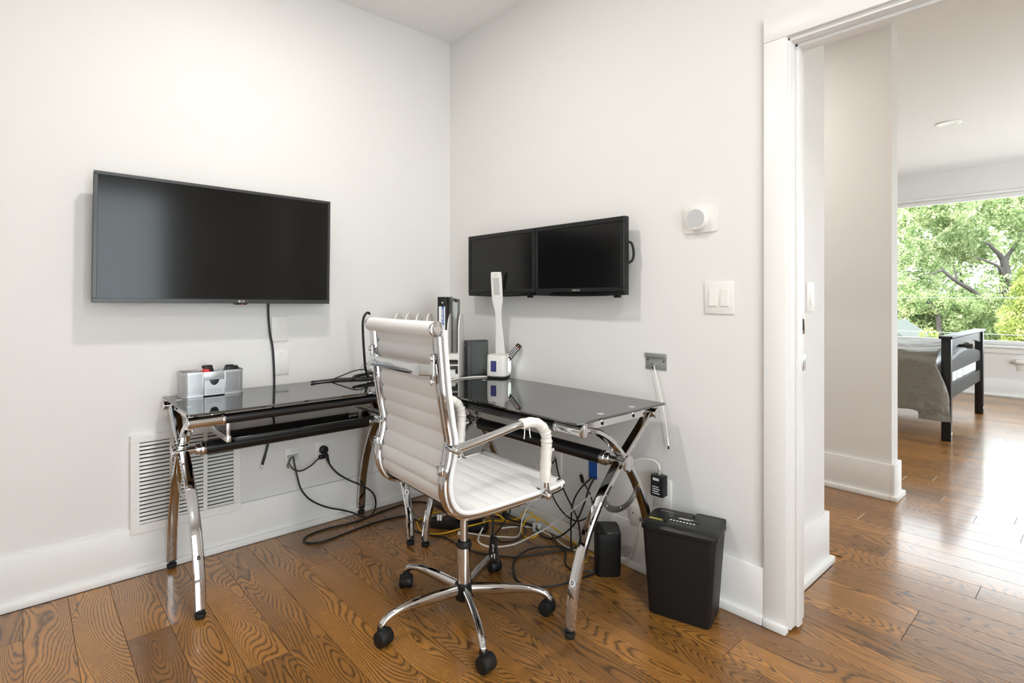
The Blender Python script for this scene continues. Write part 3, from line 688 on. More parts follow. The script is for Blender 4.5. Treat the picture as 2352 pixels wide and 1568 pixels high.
t = plate('wall_outlet', 'white outlet low on the left wall holding a round black plug', 'outlet', (-.813, 0, .355), L_, .080, .124, screws=False); sockets(t)
t = plate('wall_outlet', 'white outlet under the black power adapter by the shredder', 'outlet', (0, -1.508, .352), R_, .080, .124, screws=False); sockets(t)
t = plate('cable_plate', 'white wall plate behind the chair seat with bristled cable hole', 'wall plate', (0, -.905, .350), R_, .072, .114, screws=False)
def bristle(t, x, z, y=-.006, n=9, r=.013):
    g = G()
    for k in range(n):
        a = 2*PI*k/n+.2*(k % 3); rr = r*(.7+.3*((k*7) % 5)/4); g.tube([(x, y-.003, z), (x+rr*math.cos(a), y-.006, z+rr*math.sin(a))], .0009, 4)
    obj('bristles', g, BLACK, t)
bristle(t, 0, .012)
g = G(); g.cyl((.0, -.006, -.035), (.0, -.0072, -.035), .003, seg=10); obj('screw', g, BRUSH, t)
t = plate('cable_plate', 'white wall plate beside the black router with bristled cable hole', 'wall plate', (0, -1.392, .228), R_, .072, .085, th=.02, screws=False)
bristle(t, .022, -.008, -.02); g = G(); g.cyl((-.020, -.0195, .008), (-.020, -.0212, .008), .003, seg=10); obj('screw_hole', g, DARK, t)
t = thing('low_voltage_box', 'open blue box set in the wall with cables coming out', 'wall box', (0, -1.137, .362), R_)
g = G(); g.bb(-.027, .027, -.0015, .0, -.043, .046); obj('cut_edge', g, PAPER, t)
g = G()
for a in ((-.024, -.021, -.04, .043), (.021, .024, -.04, .043), (-.024, .024, -.04, -.037), (-.024, .024, .040, .043)): g.bb(a[0], a[1], -.004, 0, a[2], a[3])
obj('box_rim', g, BLUE, t)
g = G(); g.bb(-.021, .021, -.0025, -.0015, -.037, .040); obj('box_interior', g, BLUE, t)

t = plate('light_switch', 'white double rocker switch on the wall by the doorway', 'light switch', (0, -1.752, 1.161), R_, .118, .124, screws=False)
for x in (-.023, .023):
    g = G(); g.bb(x-.0175, x+.0175, -.0075, -.004, -.034, .034, .002); f = obj('rocker_frame', g, PLATE, t)
    g = G(); g.prism([(x-.0145, -.0072, -.031), (x-.0145, -.0072, .031), (x-.0145, -.0078, .031), (x-.0145, -.0105, -.031)], (.029, 0, 0)); obj('rocker', g, WPLAST, f, ang=20)
    for z in (-.048, .048):
        g = G(); g.cyl((x, -.0055, z), (x, -.0072, z), .003, seg=10); obj('screw', g, PLATE, t)
t = plate('light_switch', 'single white rocker switch on the hall wall past the doorway', 'light switch', (.474, -1.905, 1.164), L_, .076, .124, screws=False)
g = G(); g.bb(-.0175, .0175, -.0075, -.004, -.034, .034, .002); f = obj('rocker_frame', g, PLATE, t)
g = G(); g.prism([(-.0145, -.0072, -.031), (-.0145, -.0072, .031), (-.0145, -.0078, .031), (-.0145, -.0135, -.031)], (.029, 0, 0)); obj('rocker', g, WPLAST, f, ang=20)

t = thing('thermostat', 'round white dial thermostat on a rectangular wall plate', 'thermostat', (0, -1.674, 1.470), R_)
g = G(); g.prism([(x, 0, z) for x, z, _ in [(p[0], p[1], 0) for p in rrect(.138, .110, .010, 4)]], (0, -.006, 0)); obj('wall_plate', g, PLATE, t)
MR = Matrix.Translation((-.004, 0, -.004)) @ Matrix.Rotation(PI/2, 4, 'X')
g = G(); g.lathe([(.010, .005), (.039, .005), (.0405, .010), (.0420, .030), (.0405, .0335), (.010, .0335)], seg=48, M=MR); obj('dial', g, PLATE, t)
g = G(); g.lathe([(.006, .0332), (.0375, .0332), (.0375, .0342), (.006, .0342)], seg=48, M=MR); obj('display', g, LGREY, t)
g = G(); g.box((-.004, -.0346, -.037), (.013, .001, .004), .0004); obj('sensor_window', g, WPLAST, t)

t = thing('mounting_bracket', 'small grey metal bracket on the wall with white cable through it', 'bracket', (0, -1.474, .895), R_)
g = G(); g.bb(-.050, .050, -.004, 0, -.035, .020, .002); g.bb(-.050, .050, -.012, 0, .016, .034, .003); obj('bracket_plate', g, GREYMET, t)
for x, z in ((-.038, .004), (.038, .002), (-.014, -.027)):
    g = G(); g.cyl((x, -.0035, z), (x, -.0046, z), .0038, seg=12); obj('screw_hole', g, DARK, t)
g = G(); g.cyl((.0, -.003, -.012), (.0, -.016, -.012), .0062, seg=6); g.cyl((0, -.014, -.012), (0, -.022, -.014), .004, seg=12); obj('coax_connector', g, BRUSH, t)
c = cable('coax_cable', 'thin white cable hanging from the grey wall bracket', [(-.018, -1.474, .880), (-.022, -1.482, .862), (-.024, -1.497, .806), (-.028, -1.520, .73), (-.026, -1.536, .64), (-.024, -1.543, .587)], .0028, WCAB)
g = G(); g.cyl((-.024, -1.543, .590), (-.023, -1.546, .560), .0045, seg=12); obj('connector', g, WPLAST, c, True)
g = G(); g.cyl((-.023, -1.546, .560), (-.023, -1.547, .547), .0032, seg=10); obj('connector_tip', g, BLACK, c, True)

t = thing('power_adapter', 'black power adapter plugged into the outlet above the shredder', 'adapter', (0, -1.508, .395), R_)
g = G(); g.bb(-.028, .028, -.052, -.012, -.045, .040, .004); obj('body', g, BLACK, t)
g = G(); g.bb(-.016, .012, -.0524, -.0515, .020, .031); obj('label', g, PAPER, t)
for k in range(4):
    g = G(); g.bb(-.018, .016-(k % 2)*.006, -.0524, -.0516, -.034+k*.009, -.030+k*.009); obj('print_line', g, WINK, t)
g = G(); g.cyl((0, -.030, .040), (0, -.030, .062), .0065, seg=12); g.cyl((0, -.030, .050), (0, -.030, .056), .008, seg=6); obj('coax_connector', g, BRUSH, t)
cable('coax_cable', 'white cable arching from the power adapter to behind the desk hub', [(-.030, -1.508, .455), (-.030, -1.505, .474), (-.034, -1.482, .489), (-.042, -1.439, .487), (-.052, -1.396, .470), (-.060, -1.335, .432), (-.06, -1.26, .36)], .0042, WCAB)

# ------------------------------------------------------------------ return-air grille
v = thing('air_return_grille', 'white louvred air return grille low on the left wall', 'vent', (-1.424, 0, .377), L_)
VW, VH = .426, .408; cols = [(-.182, -.073), (-.057, .057), (.073, .182)]; SZ0, SZ1 = -.168, .176
g = G(); yf0, yf1 = -.026, -.018
g.bb(-VW/2, VW/2, yf0, yf1, SZ1, VH/2, .0015, 1); g.bb(-VW/2, VW/2, yf0, yf1, -VH/2, SZ0, .0015, 1)
xs = [-VW/2] + [q for c_ in cols for q in c_] + [VW/2]
for k in range(0, 8, 2): g.bb(xs[k], xs[k+1], yf0, yf1, SZ0, SZ1, .0008, 1)
for a in ((-VW/2, -VW/2+.004, -VH/2, VH/2), (VW/2-.004, VW/2, -VH/2, VH/2), (-VW/2, VW/2, VH/2-.004, VH/2)): g.bb(a[0], a[1], yf1, 0, a[2], a[3])
obj('grille_frame', g, VENTW, v)
g = G(); g.bb(-VW/2+.006, VW/2-.006, -.0175, -.0165, SZ0, SZ1); obj('duct_opening', g, DUCT, v)
ns = 21; pitch = (SZ1-SZ0)/ns; vm = {}
for ci, (a, b) in enumerate(cols):
    for k in range(ns):
        z = SZ0 + pitch*(k+.5)
        if round(b-a, 4) not in vm:
            gg = G(); h = (b-a)/2; gg.prism([(-h, -.0255, -.0050), (-h, -.0245, -.0058), (-h, -.0180, .0031), (-h, -.0190, .0039)], (2*h, 0, 0))
            bmesh.ops.recalc_face_normals(gg.bm, faces=gg.bm.faces); me = bpy.data.meshes.new('louvre_slat'); gg.bm.to_mesh(me); gg.bm.free(); me.materials.append(VENTW); vm[round(b-a, 4)] = me
        o = bpy.data.objects.new('louvre_slat', vm[round(b-a, 4)]); COL.objects.link(o); o.parent = v; o.location = ((a+b)/2, 0, z)
for x, z in ((-.13, .19), (.13, .19), (-.13, -.187), (.13, -.187), (-.198, -.10), (.198, -.10)):
    g = G(); g.cyl((x, -.025, z), (x, -.0285, z), .0045, seg=12, bev=.001); obj('screw', g, VENTW, v)

# ------------------------------------------------------------------ things on the desk
DT = DZ
# mesh organiser at the left end
og = thing('desk_organizer', 'silver wire-mesh desk organizer with centre drawer at left desk end', 'organizer', (-1.357, -.112, DT))
OW, OD, OH = .240, .104, .104
def side_path(s):
    x0 = s*.042; x1 = s*OW/2; r = .026; yf = -OD/2; yb = OD/2
    p = [(x0, yf)] + [(s*(OW/2-r)+s*r*math.sin(a), yf+r-r*math.cos(a)) for a in np.linspace(0, PI/2, 8)] + [(x1, yb-.008), (x1-s*.008, yb), (x0, yb)]
    return p
for s in (-1, 1):
    p = side_path(s)
    g = G(); vs0 = [g.bm.verts.new((x, y, .006)) for x, y in p]; vs1 = [g.bm.verts.new((x, y, OH-.004)) for x, y in p]
    for k in range(len(p)-1): g.bm.faces.new((vs0[k], vs0[k+1], vs1[k+1], vs1[k]))
    obj('mesh_wall', g, MESHM, og, ang=60)
    for z in (.005, OH-.003):
        g = G(); g.sweep([(x, y, z) for x, y in p], [(-.0022, -.0045), (.0022, -.0045), (.0022, .0045), (-.0022, .0045)], (0, 0, 1)); obj('rim', g, SILVER, og, ang=50)
    g = G(); g.bb(min(s*.040, s*.046), max(s*.040, s*.046), -OD/2-.002, -OD/2+.002, 0, OH, .001); obj('upright', g, SILVER, og)
    g = G(); g.prism([(x, y, .003) for x, y in p], (0, 0, .002)); obj('cup_floor', g, SILVER, og, ang=0)
g = G(); g.bb(-.041, .041, -OD/2+.004, OD/2, .004, .007); g.bb(-.041, -.0395, -OD/2+.004, OD/2, .004, OH-.02); g.bb(.0395, .041, -OD/2+.004, OD/2, .004, OH-.02); g.bb(-.041, .041, OD/2-.002, OD/2, .004, OH-.006); g.bb(-.041, .041, -OD/2+.004, OD/2, .070, .072); obj('drawer_housing', g, SILVER, og)
g = G(); g.bb(-.0405, .0405, -OD/2-.0025, -OD/2+.0015, .073, OH, .001); fa = obj('top_fascia', g, SILVER, og)
notch = [(-.039, .004), (.039, .004), (.039, .069), (.020, .069)] + [(.017*math.cos(a), .066-.020*math.sin(a)) for a in np.linspace(.25, PI-.25, 10)] + [(-.020, .069), (-.039, .069)]
g = G(); g.prism([(x, -OD/2-.004, z) for x, z in notch], (0, .004, 0)); dr = obj('drawer_front', g, SILVER, og, ang=20)
for par, z0, nx, nz, yy in ((fa, .080, 9, 3, -OD/2-.0025), (dr, .014, 8, 3, -OD/2-.004)):
    g = G()
    for i in range(nx):
        for j in range(nz):
            x = (i-(nx-1)/2)*.0072; z = z0+j*.0072; g.cyl((x, yy+.0005, z), (x, yy-.0003, z), .0013, seg=8)
    o = obj('perforation', g, DARK, par); o['kind'] = 'stuff'
t = thing('desk_gadget', 'red and black object sticking out of the organizer', 'gadget', (-1.372, -.112, DT+.0725))
g = G(); g.loft([rrect(.044, .022, .007, 4, 0), rrect(.042, .022, .007, 4, .030), rrect(.030, .020, .007, 4, .040)]); obj('red_body', g, RED, t)
g = G(); g.loft([rrect(.018, .026, .007, 4, 0, .020), rrect(.018, .026, .007, 4, .038, .014), rrect(.040, .026, .009, 4, .042, .001), rrect(.042, .025, .010, 4, .052, .000), rrect(.034, .018, .008, 4, .055, .000)]); obj('black_cap', g, BLACK, t)
t = thing('battery_charger', 'black boxy device standing in the right organizer cup', 'device', (-1.272, -.100, DT+.006))
g = G(); g.box((0, 0, .056), (.052, .030, .110), .005); obj('body', g, BLACK, t); g = G(); g.box((-.008, 0, .1125), (.030, .022, .006), .002); obj('raised_panel', g, BLACKM, t)

# white corner file sorter
fs = thing('file_sorter', 'white desktop shelf sorter with arched dividers in the desk corner', 'file sorter', (-.345, -.272, DT), -PI/4)
D0, D1 = -.100, .100
def arch(x, z0, th=.006, top=.338):
    p = [(x, D0, z0), (x, D1, z0)] + [(x, .100*math.cos(a), top-.10+.10*math.sin(a)) for a in np.linspace(.0, PI, 17)]
    q = []
    for k in p:
        if not q or (Vector(k)-Vector(q[-1])).length > 1e-5: q.append(k)
    if (Vector(q[0])-Vector(q[-1])).length < 1e-5: q.pop()
    g = G(); g.prism([(a-th/2, b, c) for a, b, c in q], (th, 0, 0)); return g
xsd = [.185-.057*k for k in range(7)]
for k, x in enumerate(xsd):
    obj('side_panel' if k in (0, 6) else 'divider', arch(x, 0 if k in (0, 6) else .127), SHELFW, fs, ang=30)
for z0, z1 in ((0, .022), (.066, .072), (.098, .127)):
    g = G(); g.bb(xsd[6]+.003, xsd[0]-.003, D0+.002, D1, z0, z1, .001, 1); obj('shelf_board', g, SHELFW, fs)
g = G(); g.bb(xsd[6]+.003, xsd[0]-.003, D1-.004, D1, .022, .098); obj('back_panel', g, SHELFW, fs)
bd = thing('ring_binder', 'tall black binder with white and blue spine label in the sorter', 'binder', (-.345+.707*(.0995)-.707*.0, -.272-.707*.0995, DT+.1275), -PI/4-.01)
g = G(); g.bb(-.0235, .0235, -.098, -.094, 0, .298, .001); g.bb(-.0235, -.021, -.096, .09, 0, .298, .001); g.bb(.021, .0235, -.096, .09, 0, .298, .001); obj('cover', g, BLACK, bd)
g = G(); g.bb(-.0195, .0195, -.09, .085, .006, .285); obj('pages', g, LGREY, bd)
g = G(); g.bb(-.017, .016, -.0985, -.0978, .10, .248); lb = obj('spine_label', g, PAPER, bd)
g = G(); g.bb(-.002, .010, -.0991, -.0984, .150, .248); obj('blue_band', g, BLUEINK, bd)
text('LA NEW BOOK', .0105, WINK, bd, (.004, -.0992, .199), (0, 0, 1), (-1, 0, 0), bold=.0003)
g = G(); g.cyl((.002, -.0978, .268), (.002, -.0990, .268), .0045, seg=14); obj('finger_ring', g, CHROME, bd)
t = thing('plastic_folder', 'crumpled grey clear folder behind the black binder', 'folder', (-.345+.707*.156+.707*.03, -.272-.707*.156+.707*.03, DT+.1275), -PI/4)
g = G(); g.prism([(-.012, -.05, 0), (.006, -.05, 0), (.012, -.05, .272), (-.010, -.055, .28)], (0, .09, 0)); obj('sleeve', g, GREYMET, t, ang=0)
g = G(); g.prism([(-.013, -.054, .272), (.010, -.052, .268), (.009, -.052, .284), (-.012, -.056, .290)], (0, .095, 0)); obj('dark_clip', g, BLACK, t, ang=0)
t = thing('paper_pad', 'small grey pad lying in the lower sorter tray', 'notepad', (-.345+.707*.13-.707*.055, -.272-.707*.13-.707*.055, DT+.0222), -PI/4+.3)
g = G(); g.box((0, 0, .010), (.055, .06, .020), .002); obj('pages', g, PAPER, t); g = G(); g.box((.004, 0, .0215), (.05, .058, .003), .0008); obj('cover', g, LGREY, t)

# modem
md = thing('modem', 'dark grey upright modem with perforated side between sorter and lamp', 'modem', (-.133, -.428, DT), math.radians(-16))
g = G(); g.loft([rrect(.124, .050, .014, 5, 0), rrect(.126, .051, .014, 5, .010), rrect(.130, .052, .015, 5, .185), rrect(.124, .046, .012, 5, .191)]); obj('body', g, DGREY, md)
g = G(); g.bb(-.034, .060, -.0272, -.0250, .010, .183); obj('grille', g, PERF, md, ang=0)
g = G(); g.prism([(-.0655, a*.55, b+.1) for a, b, _ in rrect(.018, .150, .0088, 5)], (.002, 0, 0)); obj('light_strip', g, BLACK, md)
g = G()
for k in range(6): g.sph((-.0658, 0, .062+k*.0115), .0018, 8, 6)
g.sph((-.0658, 0, .165), .003, 8, 6); o = obj('indicator_dots', g, LGREY, md); o['kind'] = 'stuff'

# desk lamp with pen cup
lp = thing('desk_lamp', 'white desk lamp with clock pen-cup base and flat upright head', 'lamp', (-.092, -.572, DT), math.radians(-61))
g = G(); g.loft([rrect(.100, .100, .022, 5, 0), rrect(.104, .104, .023, 5, .008)]); obj('foot', g, RUBBER, lp)
g = G()
outer = [rrect(.096, .096, .022, 6, .008), rrect(.108, .108, .024, 6, .014), rrect(.109, .109, .024, 6, .03), rrect(.106, .106, .024, 6, .116), rrect(.102, .102, .022, 6, .121)]
inner = [rrect(.096, .096, .020, 6, .119), rrect(.094, .094, .020, 6, .085)]
g.loft(outer+inner); obj('cup_base', g, WPLAST, lp)
g = G(); g.bb(-.0275, .0075, -.0562, -.053, .034, .094, .0008, 1); dp = obj('display_frame', g, WPLAST, lp)
g = G(); g.bb(-.0255, .0055, -.0566, -.0558, .036, .092); obj('clock_display', g, LCD, lp, ang=0)
text('EULAZE', .0075, LGREY, lp, (-.010, -.0556, .023), (1, 0, 0), (0, 0, 1))
for s in (-1, 1):
    g = G(); g.prism([(s*.0530, .012+a, .064+b) for a, b, _ in rrect(.036, .074, .0178, 8)], (s*.004, 0, 0)); obj('lit_lens', g, OVAL, lp, label='glowing oval side lens')
NK = [(.100, .062, .016), (.120, .058, .014), (.15, .052, .013), (.20, .046, .012), (.26, .037, .0115), (.31, .0335, .011), (.35, .038, .011), (.385, .052, .012), (.405, .061, .013), (.44, .0625, .013), (.53, .0615, .013), (.548, .060, .012), (.556, .054, .009)]
g = G(); g.loft([rrect(wd_, dp_, min(wd_, dp_)*.45, 4, z, -.006, .040 - .068*((z-.1)/.45)) for z, wd_, dp_ in NK]); nk = obj('neck', g, WPLAST, lp)
g = G(); yy = lambda z: .040-.068*((z-.1)/.45)
z0, z1 = .436, .526
g.prism([(-.006-.0165, yy(z0)-.0072, z0), (-.006+.0165, yy(z0)-.0072, z0), (-.006+.0165, yy(z1)-.0072, z1), (-.006-.0165, yy(z1)-.0072, z1)], (0, .002, 0)); obj('light_panel', g, LENSOFF, lp, ang=0)
for z in (.539, .545): 
    g = G(); g.bb(-.015, .003, yy(z)-.0076, yy(z)-.006, z-.001, z+.001); obj('vent_slot', g, LGREY, lp)
rc = thing('remote_control', 'black remote control with white keys leaning in the lamp cup', 'remote', (-.072, -.60, DT+.088), lp.rotation_euler[2])
M = Matrix.Translation((.006, .008, .0)) @ Matrix.Rotation(math.radians(38), 4, 'Y') @ Matrix.Rotation(math.radians(-8), 4, 'X')
g = G(); g.box((0, 0, .055), (.030, .016, .110), .006, M=M); obj('body', g, BLACK, rc)
g = G()
for i in range(3):
    for j in range(7): g.box(((i-1)*.0085, -.0085, .030+j*.0095), (.006, .002, .0055), .0006, 1, M=M)
o = obj('keypad', g, WINK, rc); o['kind'] = 'stuff'
for x, z, m_ in ((.0085, .092, RED), (0, .098, YCAB)):
    g = G(); g.box((x, -.0088, z), (.006, .002, .005), .0006, 1, M=M); obj('colour_key', g, m_, rc)
t = thing('charging_coin', 'white round puck in the lamp cup beside the remote', 'puck', (-.108, -.572, DT+.0865))
g = G(); g.cyl((0, 0, 0), (0, 0, .026), .018, seg=24, bev=.003); obj('disc', g, WPLAST, t); g = G(); g.cyl((0, 0, .0258), (0, 0, .0268), .013, seg=24); obj('red_ring', g, PAPER, t)
cable('usb_cable', 'thin white cable lying on the glass in front of the modem', [(-.135, -.530, DT+.0035), (-.20, -.50, DT+.0035), (-.28, -.49, DT+.0035), (-.36, -.51, DT+.0035), (-.44, -.50, DT+.0035)], .0028, WCAB)
cable('usb_cable', 'second thin white cable on the glass nearer the modem', [(-.122, -.518, DT+.003), (-.18, -.483, DT+.003), (-.24, -.475, DT+.003), (-.32, -.492, DT+.003), (-.42, -.48, DT+.003)], .0024, WCAB)

# black cable bundle and upright sleeve by the wall end of the left glass
t = thing('cable_sleeve', 'stiff black cable sleeve standing up from the desk with white tip', 'cable', (-.66, -.205, DT))
P = catmull([(-.655, -.205, DT+.010), (-.672, -.205, DT+.06), (-.678, -.205, DT+.12), (-.684, -.205, DT+.20), (-.687, -.205, DT+.285), (-.680, -.205, DT+.325), (-.662, -.205, DT+.345), (-.648, -.205, DT+.338)], 6)
g = G(); g.tube(P, .0063, 10); obj('sleeve', g, BTUBE, t, True)
g = G(); g.tube([(-.648, -.205, DT+.338), (-.608, -.205, DT+.303)], .0032, 8); obj('white_tip', g, WCAB, t, True)
g = G()
for k in range(3):
    a = .4+k*1.1; c = Vector((-.672+.01*k, -.205, DT+.055+.012*k)); g.tube([c+Vector((.027*math.cos(q), .012*math.sin(q+a), .018*math.sin(q)*(1 if k else 1.5))) for q in np.linspace(0, 2*PI, 20, endpoint=False)], .0011, 5, True)
obj('twist_tie', g, BCAB, t, True)
for k, (lab, pts, r) in enumerate((
    ('flattened black cable loop on the left glass, thickest strand', [(-.60, -.215, DT+.012), (-.68, -.255, DT+.012), (-.742, -.262, DT+.016), (-.752, -.235, DT+.024), (-.72, -.205, DT+.028), (-.66, -.19, DT+.03), (-.59, -.165, DT+.034)], .0080),
    ('thin black cable under the flattened loop reaching left', [(-.60, -.17, DT+.006), (-.70, -.15, DT+.006), (-.78, -.118, DT+.006), (-.85, -.10, DT+.006), (-.90, -.112, DT+.006)], .0034),
    ('thin black cable with small clip ends left of the loop', [(-.60, -.15, DT+.006), (-.69, -.12, DT+.006), (-.77, -.09, DT+.006), (-.83, -.092, DT+.006), (-.888, -.098, DT+.006)], .0034),
    ('thin black cable rising over the flattened loop', [(-.81, -.11, DT+.006), (-.755, -.135, DT+.03), (-.70, -.16, DT+.05), (-.64, -.15, DT+.045), (-.59, -.13, DT+.012)], .0030))):
    c = cable('power_cable', lab, pts, r, BCAB)
    if k in (1, 2): connector(c, pts[-1], (-1, .1*k-.1, .02), (.010, .008, .016), BLACK)

# ------------------------------------------------------------------ shredder, router, power strip on the floor
sh = thing('paper_shredder', 'black paper shredder bin by the doorway wall', 'shredder', (-.150, -1.690, 0), math.atan2(-.965, .262))
g = G(); g.loft([rrect(.216, .150, .016, 4, 0), rrect(.222, .156, .018, 4, .006), rrect(.264, .169, .020, 4, .309)]); obj('bin', g, BLACKM, sh)
g = G(); g.loft([rrect(.268, .172, .022, 5, .306), rrect(.273, .179, .024, 5, .310), rrect(.273, .179, .024, 5, .321), rrect(.266, .170, .030, 5, .3290, 0, .002), rrect(.250, .152, .03, 5, .335, 0, .003)]); hd = obj('cutter_head', g, BLACK, sh)
g = G(); g.bb(-.060, .060, -.012, .004, .3345, .3362, .0008, 1); obj('feed_panel', g, BLACKM, sh)
g = G(); g.bb(-.045, .050, .030, .034, .3350, .3358); obj('paper_slot', g, DARK, sh)
g = G(); g.bb(-.06, .055, -.058, -.030, .3332, .3352, .001, 1); obj('front_window', g, SCREEN2, sh)
g = G(); g.loft([rrect(.11, .034, .012, 4, .318, .075, .096), rrect(.11, .034, .012, 4, .330, .075, .094)]); obj('rear_handle', g, BLACK, sh)
for k in range(8):
    g = G(); g.cyl((-.042+k*.012, -.020, .3360), (-.042+k*.012, -.020, .3368), .0042, seg=12); obj('warning_icon', g, WINK, sh)
for k in range(4):
    g = G(); g.bb(-.118, -.062+(k % 2)*.006-.01, -.036-k*.007, -.032-k*.007, .3346-.0006*k, .3358-.0006*k); obj('label_line', g, YINK, sh)
text('amazonbasics', .010, WINK, sh, (-.078, .052, .3352), (1, 0, 0), (0, 1, 0))
for k in range(2):
    g = G(); g.bb(-.02, .032-.01*k, .004-.008*k+.008, .0065-.008*k+.008, .3362, .3368); obj('print_line', g, WINK, sh)
g = G(); g.bb(.02, .03, .045, .052, .335, .340, .002); obj('power_switch', g, BLACKM, sh)

ro = thing('wifi_router', 'black tower router with slanted glossy top on the floor', 'router', (-.128, -1.318, 0), math.radians(-41.9))
g = G(); g.loft([rrect(.096, .092, .016, 5, 0), rrect(.100, .096, .018, 5, .004), rrect(.104, .100, .020, 5, .150)] + [[(x, y, z+.018*(y+.05)/.1) for x, y, z in rrect(.104, .100, .020, 5, .172)]] + [[(x, y, z+.018*(y+.05)/.1) for x, y, z in rrect(.098, .094, .017, 5, .176)]]); obj('body', g, BLACKM, ro)
def rt(poly, dz): return [(x, y, .176+dz+.018*(y+.05)/.1) for x, y in poly]
g = G(); g.prism(rt([(-.010, -.045), (.045, -.045), (.045, .043), (-.034, .043), (-.028, .02), (-.018, -.018)], .0002), (0, 0, .0012)); obj('top_panel', g, DGREY, ro, ang=0)
g = G(); g.prism(rt([(-.044, -.044), (-.013, -.044), (-.021, -.018), (-.031, .02), (-.037, .042), (-.044, .042)], .0002), (0, 0, .0008)); obj('gloss_panel', g, SCREEN, ro, ang=0)
text('xfinity', .0085, WINK, ro, (.003, -.040, .1793), (1, 0, 0), (0, .984, .177))
g = G(); g.cyl((.036, -.038, .178), (.036, -.038, .1796), .0016, seg=10); g.cyl((-.036, -.038, .177), (-.036, -.038, .1788), .0016, seg=10); obj('indicator_light', g, WINK, ro)

ps = thing('power_strip', 'long black power strip lying on the floor behind the chair', 'power strip', (-.362, -.563, 0), math.atan2(-.247, .182))
g = G(); g.bb(-.150, .150, .0, .062, 0, .040, .005); obj('body', g, BLACK, ps)
for k in range(5):
    x = -.085+k*.048; g = G(); g.bb(x-.015, x+.015, .018, .046, .0398, .0408, .003, 1); f = obj('socket', g, BLACKM, ps)
    for dx in (-.005, .005): g = G(); g.bb(x+dx-.001, x+dx+.001, .030, .038, .0407, .0413); obj('slot', g, DARK, f)
g = G(); g.bb(-.135, -.118, .022, .042, .040, .045, .002); obj('switch', g, BLACKM, ps)
def brick(label, loc, rz, d, m=BLACK):
    t = thing('plug_adapter', label, 'adapter', loc, rz); g = G(); g.box((0, 0, d[2]/2), d, .005); obj('body', g, m, t)
    g = G(); g.cyl((d[0]*.5-.002, 0, d[2]*.3), (d[0]*.5+.012, 0, d[2]*.3), .005, .0035, 12); obj('strain_relief', g, BLACK, t); return t
brick('black plug adapter standing behind the power strip', (-.225, -.33, 0), -.7, (.075, .055, .045))
brick('black plug adapter in the last socket of the power strip', (-.270, -.625, .0414), -.93, (.040, .048, .058))
brick('small black plug in the middle socket of the power strip', (-.332, -.535, .0414), -.93, (.024, .024, .034))

# ------------------------------------------------------------------ loose cables (points in metres)
FL = .0045
def fl(pts, r, lo=FL): return [(x, y, max(z if z > .0065 else r+.0008, r+.0005)) for x, y, z in pts]
def clampx(p, lim=-.042): return [(min(x, lim), y, z) for x, y, z in p]
c = cable('extension_cord', 'thick black cord looping from the left outlet across the floor', fl([(-.808, -.030, .352), (-.790, -.034, .306), (-.752, -.042, .251), (-.688, -.046, .199), (-.622, -.09, .160), (-.580, -.115, .118), (-.556, -.095, .05), (-.575, -.095, .006), (-.640, -.127, .006), (-.730, -.131, .006), (-.827, -.115, .006), (-.926, -.127, .006), (-.970, -.159, .006), (-.971, -.208, .006), (-.910, -.244, .006), (-.776, -.229, .006), (-.650, -.211, .006), (-.528, -.217, .006), (-.462, -.245, .006), (-.448, -.318, .006), (-.455, -.385, .012)], .0045), .0045, BCAB)
g = G(); g.cyl((-.812, -.0085, .376), (-.812, -.034, .376), .021, seg=24, bev=.004); g.tube(catmull([(-.812, -.026, .372), (-.803, -.028, .358), (-.795, -.030, .335), (-.790, -.034, .306)], 4), [.010]*4+[.008]*4+[.0055]*5, 10); obj('round_plug', g, BLACK, c, True)
c = cable('signal_lead', 'short black lead linking the pass-through plate and the outlet', [(-.976, -.022, .372), (-.992, -.034, .350), (-.976, -.040, .316), (-.938, -.040, .298), (-.889, -.040, .312), (-.856, -.036, .333), (-.835, -.030, .340)], .0034, BCAB)
g = G(); g.box((-.822, -.020, .341), (.030, .024, .020), .005); obj('plug', g, BLACK, c, True)
g = G(); g.tube(catmull([(-.992, -.034, .350), (-.999, -.036, .338), (-.997, -.038, .322)], 4), .0028, 6); obj('cable_tie', g, BCAB, c, True)
cable('extension_cord', 'black cord dropping from the pass-through plate along the baseboard', fl([(-.968, -.022, .374), (-.966, -.034, .336), (-.955, -.040, .276), (-.936, -.042, .206), (-.889, -.044, .142), (-.81, -.052, .088), (-.70, -.062, .041), (-.62, -.112, .006), (-.533, -.100, .006), (-.44, -.090, .006), (-.353, -.085, .006), (-.296, -.115, .006), (-.262, -.180, .006), (-.25, -.26, .006)], .0042), .0042, BCAB)
cable('network_cable', 'yellow cable with a big loop on the floor by the right wall', clampx(fl([(-.392, -.330, .006), (-.440, -.330, .006), (-.470, -.372, .006), (-.500, -.453, .006), (-.490, -.508, .006), (-.440, -.560, .010), (-.385, -.590, .020), (-.380, -.650, .050), (-.318, -.672, .056), (-.200, -.640, .03), (-.110, -.640, .006), (-.060, -.690, .02), (-.046, -.715, .055), (-.044, -.760, .065), (-.046, -.810, .045), (-.060, -.844, .006), (-.137, -.879, .006), (-.160, -.841, .006), (-.118, -.775, .010), (-.062, -.760, .040), (-.046, -.800, .055), (-.045, -.860, .050), (-.046, -.95, .035), (-.048, -1.04, .020), (-.052, -1.13, .006), (-.060, -1.19, .006)], .0034)), .0034, YCAB)
cable('network_cable', 'yellow cable curling over the power strip under the chair', fl([(-.250, -.282, .006), (-.262, -.225, .006), (-.300, -.279, .006), (-.345, -.293, .006), (-.318, -.345, .02), (-.300, -.440, .06), (-.258, -.535, .085), (-.190, -.600, .065), (-.145, -.640, .040), (-.128, -.660, .02), (-.105, -.600, .006), (-.100, -.558, .006)], .0032), .0032, YCAB)
